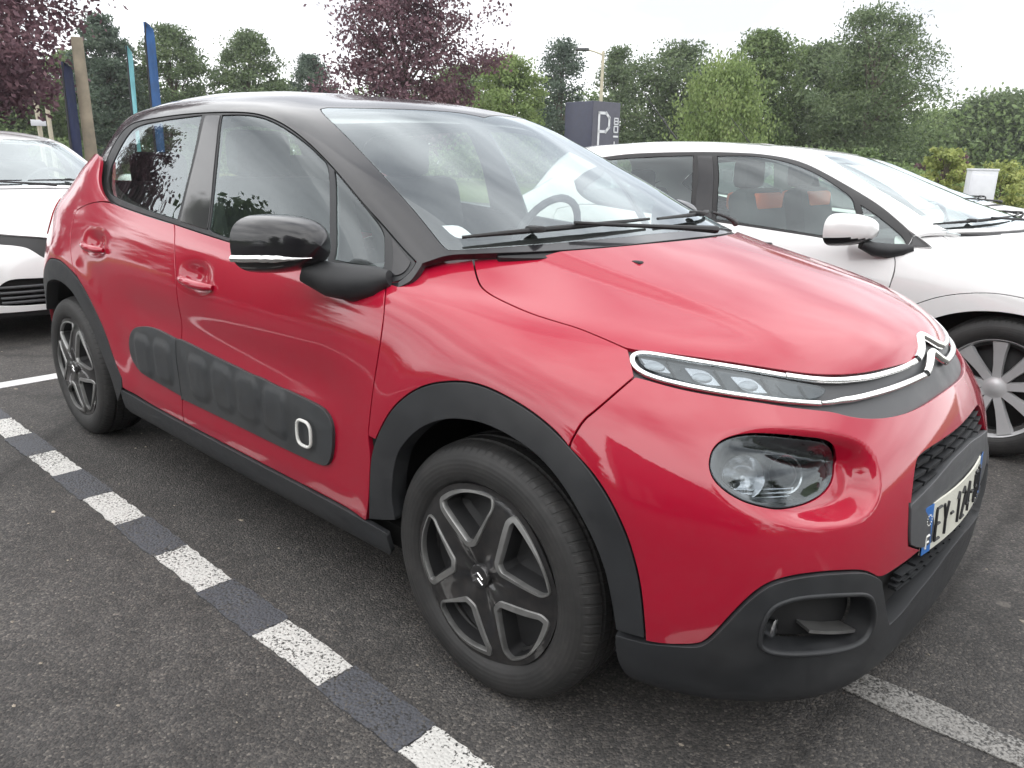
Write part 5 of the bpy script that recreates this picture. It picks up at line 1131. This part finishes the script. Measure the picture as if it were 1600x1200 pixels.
def white_car(name,label,loc,T,O,front='plain',wheel_x=(0.0,-2.54),fine=True,cloth='seat',seats={}):
    R=empty(name,loc,0,label,'car','white parked cars')
    A=lambda *k:[q for n in k for q in (OL[n] if isinstance(n,str) else n)]
    rv=lambda n:OL[n][::-1]
    kw=dict(T=T,du=1/7.,dv=1/5.,step=.03)
    def pan(nm,out,mat='white',surf=SB,**k): return panel(nm,surf,out,M[mat],R,**{**kw,**k})
    if front=='mono':   # bonnet runs down to a black band, white bumper below
        be=6.6
        pan('bonnet',A([(0,5.95),(.5,6.05),(.903,6.25),(1.368,6.403),(2.132,6.579),(3.0,6.9),(4.0,7.35),(4.95,7.8)],'bonshut',[(6.4,10.66),(5.2,10.68),(3.4,10.68),(1.5,10.7),(0,10.7)]),double=True)
        pan('grille_band',[(0,5.95),(.5,6.05),(.903,6.25),(1.368,6.403),(2.132,6.579),(3.0,6.9),(3.2,6.5),(2.6,6.0),(2.074,5.777),(1.694,5.717),(1.334,5.55),(1.134,5.262),(.878,4.748),(.5,4.5),(0,4.4)],'plastic_dark',off=-.01,double=True)
        pan('headlight',[(3.0,6.9),(4.0,7.35),(4.95,7.8),(4.9,7.0),(4.2,6.3),(3.2,6.5)],'lens',off=-.004,mirror=True)
        pan('front_bumper',A(rv('fbshut'),[(4.9,7.0),(4.2,6.3),(3.2,6.5),(2.6,6.0),(2.074,5.777),(1.694,5.717),(1.334,5.55),(1.134,5.262),(.878,4.748),(.5,4.5),(0,4.4),(0,3.70),(1.074,3.717),(1.479,3.756),(1.843,3.75),(2.041,3.674),(2.262,3.469),(2.6,2.9),(2.375,2.317),(1.778,2.221),(1.206,2.181),(0,2.15),(0,1.75),(2,1.75),(3.6,1.8),(5.2,1.9)],OL['archF'][:17:-1]),double=True,keep=40)
        lgp=pan('lower_grille',[(0,3.70),(1.074,3.717),(1.479,3.756),(1.843,3.75),(2.041,3.674),(2.262,3.469),(2.6,2.9),(2.375,2.317),(1.778,2.221),(1.206,2.181),(0,2.15)],'black_void',off=-.03,gap=-.004,flange=0,double=True)
        for v in (2.45,2.75,3.05,3.35):
            for sg in (1,-1): ribbon(SB,np.array([(sg*0.02,v),(sg*1.0,v),(sg*1.9,v),(sg*2.3,v)]),.018,.008,-.012,T=T).build('grille_slat',M['grey_trim'],lgp,angle=60)
        pan('chin_spoiler',[(0,1.75),(2,1.75),(3.6,1.8),(5.2,1.9),(5.0,.6),(3.2,.5),(0,.5)],'plastic_dark',off=-.015,double=True)
        pl=empty('number_plate'); pl.parent=R; P=T(full(SB,np.array([0.]),np.array([3.35]),.035,None,None))[0]
        MB().box((P[0],0,P[2]),(.004,.26,.055),.003).build('plate',M['plate_white'],pl,smooth=False)
        for y in (-.2375,.2375): MB().box((P[0]+.0035,y,P[2]),(.002,.0225,.054)).build('blue_band',M['plate_blue'],pl,smooth=False)
    else:
        pan('bonnet',A([(0,7.45),(.62,7.44)],'bonfront','bonshut',[(6.4,10.66),(5.2,10.68),(3.4,10.68),(1.5,10.7),(0,10.7)]),double=True)
        pan('headlight',A(OL['bonfront'][2:],OL['bumptop'][:9]),'lens',off=-.002,mirror=True)
        pan('front_grille',A([(0,7.45),(.62,7.44)],OL['bonfront'][:3],OL['bumptop'][8:],[(0,6.35)]),'plastic_dark',off=-.008,double=True)
        pan('front_bumper',A(rv('fbshut'),'bumptop',[(0,6.35),(0,4.6),(1.3,4.6),(1.7,4.2),(1.7,3.3),(0,3.2),(0,.9),(3,.9),(5.2,1.2)],OL['archF'][:17:-1]),double=True,keep=40)
        pan('lower_grille',[(0,4.6),(1.3,4.6),(1.7,4.2),(1.7,3.3),(0,3.2)],'plastic_dark',off=-.02,gap=-.003,flange=0,double=True)
    pan('front_fender',A('bonshut',[(7.25,11),(7.9,10.98),(8.25,10.4),(8.33,9.6),(8.36,8.9),(8.448,8.673)],OL['doorlead'][::-1],OL['archF'][4:17],rv('fbshut')),mirror=True,keep=40)
    fd=pan('front_door',A('doorlead',OL['beltF'][::-1][1:],OL['doormid'][::-1][1:],OL['redbot'][4::-1][1:],OL['archF'][1:4]),mirror=True,keep=40,disp=handle_disp); fdl=LAST['left']
    rd=pan('rear_door',A('doormid',OL['beltR'][::-1][1:],OL['rdrear'][::-1][1:],OL['archR'][5::-1],OL['redbot'][5:4:-1]),mirror=True,keep=40,disp=handle_disp); rdl=LAST['left']
    pan('rear_quarter',A(OL['rdrear'],OL['cpil'][1:],[(14.6,11),(15.3,11),(16.3,11),(16.3,9),(16.3,7),(16.3,5.25),(15.7,5.25)],OL['archR'][11:5:-1]),mirror=True,keep=40)
    pan('rear_bumper',A([(15.7,5.25),(16.3,5.25),(18,5.2),(20,5.2),(20,1.6),(17,1.6),(15.9,1.6),(15.5,2)],OL['archR'][13:10:-1]),double=True)
    pan('tailgate',[(16.3,5.25),(16.3,9),(16.3,11),(18,11),(20,11),(20,5.2),(18,5.2)],double=True)
    pan('tail_lamp',[(15.35,8.4),(15.2,7.2),(15.5,6.5),(16.6,6.3),(17.4,6.6),(17.5,7.6),(16.6,8.3)],'lamp_red',off=.004,mirror=True)
    pan('wheel_arch',A('archF','archFi'),off=.004,flange=.03,mirror=True,keep=40); pan('wheel_arch',A('archR','archRi'),off=.004,flange=.03,mirror=True,keep=40)
    pan('sill',A('redbot',[(12.36,2.0),(12.3,1.5),(11.5,1.15),(10,1.1),(9,1.15),(8.4,1.3),(8.30,1.9),(8.32,2.5),(8.5,2.53)]),off=.004,mirror=True,keep=40)
    greenhouse(R,fd,fdl,rd,rdl,roofmat='white',frame='plastic_dark',T=T,O=O)
    body_shell(R,T,fr=7.2); interior(R,cloth=cloth,**seats); wipers(R,T)
    ax=T(np.array([[.02,0,.3],[-2.53,0,.3]]))[:,0]
    underbody(R,arch_x=tuple(ax))
    w=make_wheel(R,ax[0],-.75,style='alloy'); dup_wheel(w,R,ax[1],-.745,-1); dup_wheel(w,R,ax[0],.75,1); dup_wheel(w,R,ax[1],.745,1)
    for x0,z0,x1,z1,pr,plf in ((-1.385,.842,-1.175,.832,fd,fdl),(-2.205,.882,-2.02,.872,rd,rdl)):
        for sg in (1,-1):
            pts=[T(np.array([x0+(x1-x0)*k,(-.862-.016*math.sin(math.pi*k)**.6+.010)*sg,z0+(z1-z0)*k])) for k in np.linspace(0,1,9)]
            m=MB(); m.tube([tuple(q) for q in pts],.013,8); m.build('door_handle',M['white'],pr if sg>0 else plf)
    return R,fd,fdl
def handle_disp(P,n):
    x,z=P[:,0],P[:,2]; d=np.zeros(len(P))
    for x0,z0 in ((-1.305,.856),(-2.125,.893)): d-=.02*np.exp(-np.abs((x-x0)/.075)**2.6-np.abs((z-z0)/.036)**2.4)
    d+=.008*sstep(.70,.725,z-.02*(x+1))-.008*sstep(.73,.86,z)
    return d*(np.abs(P[:,1])>.6)
wr,_a,_b=white_car('white_car','white hatchback with silver alloy wheels beside the red car on its far side',W_RIGHT,T_right,OW,seats=dict(dxd=.30,dxs=.72,dz=-.05))
mirror_housing(wr,_a,_b,C=(-.235,-.935,.945),shell='white',strip=None,hy=.098,hz=.078,dx=.17,arm=.72)
m=MB(); m.tube([(-1.72,.05,1.385),(-2.02,.09,1.68)],[.006,.0025],6); m.build('roof_antenna',M['plastic_dark'],wr)
wl,_a,_b=white_car('white_car','white hatchback parked nose to tail behind the red car, black lower grille',W_LEFT,T_left,OL,front='mono')
mirror_housing(wl,_a,_b,C=(-.70,-.94,.98),shell='white',strip=None)
wc=copy_tree(wr); wc.location=(-.75,5.35,0); wc['label']='white car farthest right, mostly hidden behind the white hatchback with silver wheels'
# orange cloth on the seats of the white hatchback
for (x,y,z,h) in ((-.93,-.36,1.03,(.10,.17,.05)),(-.93,.36,1.03,(.10,.17,.05))):
    MB().box((x,y,z),h,.025).build('seat_cover',M['orange'],wr)
tree('purple_tree',(-14.15,1.75),6.9,4.7,'round','leaf_purple','purple-leaved tree reaching over the white car at the left edge',11,n=32000,leaf=.055,z0=.29,group='purple-leaved trees',trunk_r=.11)
tree('purple_tree',(-17.3,13.45),6.9,5.0,'round','leaf_purple','purple-leaved tree rising directly behind the red car roof',23,n=27000,leaf=.060,z0=.24,group='purple-leaved trees',trunk_r=.12)
_T=[('oak_tree',(-55.5,17.9),7.2,4.6,'round','leaf_mid','pale green tree beyond the wooden pole, far behind the purple tree',31,.22),
('pine_tree',(-41.8,14.7),7.6,3.4,'pine','needle','dark pine standing right behind the two blue flags',32,.20),
('pine_tree',(-42.4,18.2),7.6,4.8,'pine','leaf_dark','broad dark pine just right of the blue flags',33,.20),
('pine_tree',(-42.3,22.8),7.9,4.8,'pine','leaf_dark','free-standing dark pine between the blue flags and the purple tree',34,.20),
('pine_tree',(-44.7,28.4),7.4,3.6,'pine','needle','thin small pine half hidden by the left side of the central purple tree',35,.18),
('oak_tree',(-42.2,39.5),7.6,5.5,'round','leaf_mid','green tree behind the right side of the central purple tree',36,.22),
('birch_tree',(-27.5,28.8),6.3,4.3,'round','leaf_light','light green leafy tree just right of the central purple tree',37,.16),
('fir_tree',(-30.5,36.8),8.1,6.0,'cone','needle','open conifer with layered branches left of the street lamp',38,.17),
('fir_tree',(-30.7,42.9),8.3,6.4,'cone','leaf_dark','narrow conifer standing right behind the street lamp',39,.18),
('oak_tree',(-25.9,42.4),8.1,7.4,'round','leaf_dark','green broadleaf tree right of the parking sign',40,.20),
('willow_tree',(-15.9,29.8),5.3,4.4,'weep','leaf_light','drooping yellow-green willow with pale stems above the white hatchback roof',41,.15),
('oak_tree',(-19.6,41.3),8.1,5.2,'round','leaf_mid','tall green tree behind the willow',42,.20),
('oak_tree',(-18.3,46.3),8.0,7.0,'round','leaf_dark','green tree between the willow and the big pine',43,.22),
('pine_tree',(-13.9,41.5),8.7,7.4,'pine','leaf_dark','tallest dark pine at the right, leaning out over lower bushes',44,.19),
('oak_tree',(-14.8,43.6),7.2,4.6,'round','leaf_mid','bushy tree touching the left flank of the tallest dark pine',45,.19),
('oak_tree',(-21.9,85.0),6.4,8.5,'round','leaf_light','small pale far tree in the gap right of the tallest pine',46,.30),
('oak_tree',(-13.1,66.6),6.4,7.6,'round','leaf_dark','rounded dark green tree at the right edge, beyond the white box',47,.26),
('oak_tree',(-52.0,12.8),5.6,6.5,'round','leaf_mid','low green tree seen under the left purple crown',48,.24)]
for nm,loc,H,Wd,kind,mat,lab,seed,leaf in _T:
    tree(nm,loc,H,Wd,kind,mat,lab,seed,n={'pine':26000,'cone':16000,'weep':18000}.get(kind,26000),leaf=leaf*.50,z0={'weep':.08,'pine':.12,'cone':.08}.get(kind,.10),bark='bark_pale' if kind=='weep' else 'bark')
# bushes on the right
for nm,loc,H,Wd,mat,lab,sd_ in (('bush',(-4.75,21.3),1.75,1.5,'leaf_yellow','yellow-green bush left of the white box',51),('bush',(-3.85,23.6),1.45,1.7,'leaf_yellow','yellow-green bush behind the white box at the right edge',52),('bush',(-7.6,24.0),1.7,2.4,'leaf_mid','dark green bush behind the windscreen top of the white hatchback',53),('bush',(-6.2,27.0),1.75,1.8,'leaf_purple','small reddish bush between the tallest pine and the yellow bushes',54),('bush',(-2.3,33.0),2.0,3.2,'leaf_light','grassy light green bush at the right edge beyond the white box',55)):
    tree(nm,loc,H,Wd,'round',mat,lab,sd_,n=3000,leaf=.065,z0=.06,group='bushes beyond the car park',cat='bush')
def hedge(name,pts,H,D,n,leaf,mat,seed):
    r=np.random.default_rng(seed); pts=np.array(pts,float); seg=np.linalg.norm(np.diff(pts,axis=0),axis=1); cs=np.concatenate([[0],np.cumsum(seg)]); t=r.uniform(0,cs[-1],n)
    P=np.stack([np.interp(t,cs,pts[:,0]),np.interp(t,cs,pts[:,1])],1)+r.normal(0,D/2.2,(n,2)); hh=H*(.62+.22*np.sin(t*.55+seed)+.16*np.sin(t*1.7))
    z=hh*np.sqrt(r.uniform(0,1,n)); P=np.concatenate([P,z[:,None]],1)
    d=r.normal(0,1,(n,3)); d/=np.linalg.norm(d,axis=1,keepdims=True); e=np.cross(d,r.normal(0,1,(n,3))); e/=np.linalg.norm(e,axis=1,keepdims=True); L=leaf*r.uniform(.6,1.4,n)[:,None]
    V=np.stack([P-d*L,P+e*L*.6,P+d*L,P-e*L*.6],1).reshape(-1,3); V[:,2]=np.maximum(V[:,2],-.02)
    F=np.arange(4*n).reshape(n,4); me=bpy.data.meshes.new(name); me.vertices.add(len(V)); me.vertices.foreach_set('co',V.ravel()); me.loops.add(F.size); me.loops.foreach_set('vertex_index',F.ravel().astype(np.int32)); me.polygons.add(n); me.polygons.foreach_set('loop_start',np.arange(0,F.size,4,dtype=np.int32)); me.update(calc_edges=True); me.materials.append(M[mat])
    o=link(bpy.data.objects.new(name,me)); tag(o,kind='stuff'); return o
hedge('woodland',[(-62,5),(-56,30),(-46,42),(-34,54),(-20,60),(-6,72),(10,90)],7.4,5,100000,.17,'leaf_mid',5)
hedge('undergrowth',[(-50,10),(-40,26),(-29,35),(-20,36),(-10,33),(-4,36),(4,40)],2.1,2.4,36000,.10,'leaf_mid',6)
hedge('undergrowth',[(-20,33),(-10,29),(-6,30),(4,34)],1.3,1.6,8000,.09,'leaf_light',7)
_BL=['low dark tree reflected in the front side window of the red car','small bright green tree behind the camera, beside the low dark one','purple tree behind the camera, reflected in the rear side window','dark tree at the exit corner of the car park','green tree east of the car park, nearest the exit corner','dark tree east of the car park, farthest along the hedge']
# what stands on the near side of the car park, behind the photographer
for i,(x,y,h,w,k,mt) in enumerate(((-9.4,-5.7,3.7,3.4,'round','leaf_dark'),(-1.0,-13.0,4.4,3.6,'round','leaf_mid'),(-16.6,-4.0,6.2,4.6,'round','leaf_purple'),(13,-7,7.6,6.2,'round','leaf_dark'),(16,-1,7.5,6.6,'round','leaf_mid'),(17,6,7.6,6.6,'round','leaf_dark'))):
    tree('oak_tree',(x,y),h,w,k,mt,('dark green','bright green','purple','dark green')[i%4]+' broadleaf tree behind the camera, number %d along the near edge'%(i+1) if False else _BL[i],70+i,n=15000,leaf=.085,z0=.14,group='trees behind the camera')
hedge('hedge',[(-30,-17),(-10,-17.5),(6,-18),(18,-14),(22,0),(22,12)],1.7,1.2,9000,.14,'leaf_dark',8)
M['cladding_grey']=simple('cladding_grey',(.055,.058,.064),.5,var=.15,vscale=2); M['window_dark']=simple('window_dark',(.012,.015,.018),.08,coat=1)
bd=empty('reflection_building',(11.0,-13.2,0),0,'unseen grey flat-roofed building with dark windows behind the camera, added for its dark reflection in the red bumper','building')  # unseen block, added and sized so the red bumper mirrors something dark
MB().box((0,0,3.2),(9.0,3.0,3.2),.03).build('wall',M['cladding_grey'],bd,smooth=False); MB().box((0,0,6.52),(9.15,3.15,.12),.02).build('roof',M['grey_trim'],bd,smooth=False)
for k in range(9):
    wn=MB().box((-7.6+1.9*k,3.02,1.55),(.82,.05,1.25),.01).build('window',M['grey_trim'],bd,smooth=False); MB().box((-7.6+1.9*k,3.075,1.55),(.76,.012,1.19)).build('pane',M['window_dark'],wn,smooth=False)
wb=copy_tree(wl); wb.location=(-3.6,-8.6,0); wb.rotation_euler=(0,0,math.radians(90)); wb['label']='white hatchback parked across the lane behind the camera'; 
wd=copy_tree(wl); wd.location=(-12.6,.35,0); wd['label']='white car whose roof shows above the car behind the red one'
# ------------------------------------------------------------------ sign, lamp, poles, flags, box
def mats_small():
    M['sign_blue']=simple('sign_blue',(.032,.036,.062),.45,var=.15); M['sign_grey']=simple('sign_slate',(.075,.075,.10),.5,var=.15); M['sign_white']=simple('sign_white',(.60,.61,.64),.5,var=.05)
    M['post_pale']=simple('post_pale',(.42,.38,.29),.7,var=.15,vscale=6); M['wood_pale']=simple('pole_wood',(.23,.195,.145),.8,var=.25,vscale=5,bmp=.4,bscale=30)
    M['flag_blue']=simple('flag_blue',(.035,.10,.25),.8,var=.25,vscale=3); M['flag_navy']=simple('flag_navy',(.014,.020,.055),.8,var=.3,vscale=3); M['flag_teal']=simple('flag_teal',(.22,.50,.55),.7,var=.2,vscale=3)
mats_small()
sg=empty('parking_sign',(-10.93,14.0,0),math.radians(82),'dark blue box-shaped parking sign with a white letter P on its right face','sign')
# body: a square column turned with one edge to the lane
a=.95; MB().box((0,0,1.31),(a/2,a/2,1.31),.02).build('sign_column',M['sign_blue'],sg)
face=MB().box((0,-a/2-.004,1.31),(a/2-.012,.004,1.295)).build('sign_face',M['sign_grey'],sg,smooth=False)
def stroke(m,x0,z0,x1,z1,w,y=-a/2-.012): 
    dx,dz=x1-x0,z1-z0; L=math.hypot(dx,dz); nx,nz=-dz/L*w/2,dx/L*w/2; ex,ez=dx/L*w/2,dz/L*w/2
    V=[];
    for yy in (y,y-.006):
        V+=[(x0-ex+nx,yy,z0-ez+nz),(x0-ex-nx,yy,z0-ez-nz),(x1+ex-nx,yy,z1+ez-nz),(x1+ex+nx,yy,z1+ez+nz)]
    m.add(V,[(0,1,2,3),(7,6,5,4),(0,4,5,1),(1,5,6,2),(2,6,7,3),(3,7,4,0)])
mP=MB()
for q in ((-.26,1.62,-.26,2.36),(-.26,2.36,-.02,2.36),(-.02,2.36,.09,2.26),(.09,2.26,.09,2.04),(.09,2.04,-.02,1.94),(-.02,1.94,-.26,1.94)): stroke(mP,*q,.064)
mP.build('letter_p',M['sign_white'],sg,smooth=False)
zz=2.26
for ch in ('8','o','-','I','=','-','I','-','I'):
    h=.17; mT=MB()
    if ch in '8o':
        for q in ((.27,zz,.40,zz),(.27,zz-h*.8,.40,zz-h*.8),(.27,zz,.27,zz-h*.8),(.40,zz,.40,zz-h*.8)): stroke(mT,*q,.03)
        if ch=='8': stroke(mT,.27,zz-h*.4,.40,zz-h*.4,.03)
    elif ch=='-': stroke(mT,.27,zz-h*.3,.40,zz-h*.3,.04)
    elif ch=='=': stroke(mT,.27,zz-h*.2,.40,zz-h*.2,.035); stroke(mT,.335,zz-h*.2,.335,zz-h*.7,.03); stroke(mT,.27,zz-h*.65,.40,zz-h*.65,.035)
    else: stroke(mT,.30,zz,.30,zz-h*.8,.035); stroke(mT,.30,zz-h*.4,.40,zz-h*.4,.03)
    mT.build('letter_mark',M['sign_white'],sg,smooth=False)
    zz-=.185
lp=empty('street_lamp',(-17.9,23.76,0),0,'pale street lamp post with one short arm above the parking sign','street lamp')
MB().tube([(0,0,0),(0,0,5.3)],[.085,.055],12).build('post',M['post_pale'],lp)
_r=Vector((math.sin(2.2),-math.cos(2.2),0))
MB().tube([(0,0,5.18),tuple(-_r*.35+Vector((0,0,5.30))),tuple(-_r*.62+Vector((0,0,5.36)))],[.035,.03,.03],8).build('arm',M['post_pale'],lp)
MB().box(tuple(-_r*.80+Vector((0,0,5.37))),(.26,.11,.055),.04,Matrix.Rotation(math.atan2(-_r.y,-_r.x),3,'Z')).build('lamp_head',M['grey_trim'],lp)
po=MB().tube([(0,0,0),(.0,0,1.6),(.01,0,2.8)],[.092,.084,.077],14).build('wooden_pole',M['wood_pale'],loc=(-11.55,2.58,0)); tag(po,'pale brown round wooden pole between the navy flag and the blue flags','pole')
def flag(name,loc,H,w,mat,label,yaw,z0=.5,lean=.0):
    R=empty(name,loc,yaw,label,'flag','feather flags')
    MB().tube([(0,0,0),(lean*.5,0,H*.6),(lean+.02,0,H*.93),(lean+w*.35,0,H),(lean+w*.75,0,H*.985)],[.02,.017,.012,.009,.007],8).build('flag_pole',M['plastic'],R)
    V=[];F=[];n=26
    for i in range(n+1):
        t=i/n; z=z0+(H-z0)*t; ww=w*(.72+.30*t) if t<.94 else w*math.sqrt(max(0.05,1-((t-.94)/.062)**2)); x0=lean*t
        for j in range(7): s=j/6; V.append((x0+.015+ww*s,.035*math.sin(s*5+t*6)*s,z))
    for i in range(n):
        for j in range(6): F.append((i*7+j,i*7+j+1,i*7+j+8,i*7+j+7))
    k=len(V); V+= [(x,y+.004,z) for x,y,z in V]; F+=[tuple(q+k for q in f[::-1]) for f in F]
    MB().add(V,F).build('flag_cloth',M[mat],R,angle=80)
flag('feather_flag',(-10.82,3.22,0),3.02,.135,'flag_blue','tall blue feather flag with rounded top, wider of the pair over the red roof',math.radians(60))
flag('feather_flag',(-10.88,2.96,0),2.68,.075,'flag_teal','thin pale teal flag seen edge-on left of the blue flag',math.radians(80))
flag('feather_flag',(-11.5,2.30,0),2.45,.14,'flag_navy','dark navy flag hanging beside the wooden pole',math.radians(60))
bx=empty('utility_box',(-2.45,14.65,0),math.radians(30),'white utility box beyond the white cars at the right edge','box')
MB().box((0,0,.62),(.22,.15,.60),.015).build('box_body',M['sign_white'],bx); MB().box((0,0,1.23),(.228,.158,.018),.006).build('box_lid',M['sign_white'],bx); MB().box((0,-.154,.62),(.19,.006,.52),.004).build('box_door',M['sign_white'],bx)
sn=empty('direction_sign',(-21.8,5.1,0),math.radians(72),'small white rectangular sign on a pale post beneath the left purple tree','sign')
MB().box((0,0,1.93),(.17,.015,.075),.005).build('sign_panel',M['sign_white'],sn); MB().tube([(0,.03,0),(0,.03,1.95)],.03,8).build('sign_post',M['post_pale'],sn)
for loc,h,lb in (((-23.7,5.7,0),3.0,'taller pale thin post under the left purple tree'),((-24.6,6.25,0),2.5,'shorter pale thin post right of the small white sign')):
    o=MB().tube([(0,0,0),(0,0,h)],.06,10).build('post',M['post_pale'],loc=loc); tag(o,lb,'post')

# ------------------------------------------------------------------ damp summer air
def haze(density):
    V=[(x,y,z) for z in (-1.1,11.5) for x,y in ((-210,-210),(210,-210),(210,210),(-210,210))]
    F=[(3,2,1,0),(4,5,6,7),(0,1,5,4),(1,2,6,5),(2,3,7,6),(3,0,4,7)]
    m=bpy.data.materials.new('haze'); m.use_nodes=True; nt=m.node_tree; nt.nodes.clear(); o=nt.nodes.new('ShaderNodeOutputMaterial'); v=nt.nodes.new('ShaderNodeVolumePrincipled')
    v.inputs['Color'].default_value=(.93,.95,1,1); v.inputs['Density'].default_value=density; v.inputs['Anisotropy'].default_value=.2; nt.links.new(v.outputs[0],o.inputs['Volume'])
    ob=mkmesh('haze',V,F,m,smooth=False); tag(ob,kind='stuff')
haze(.0006)
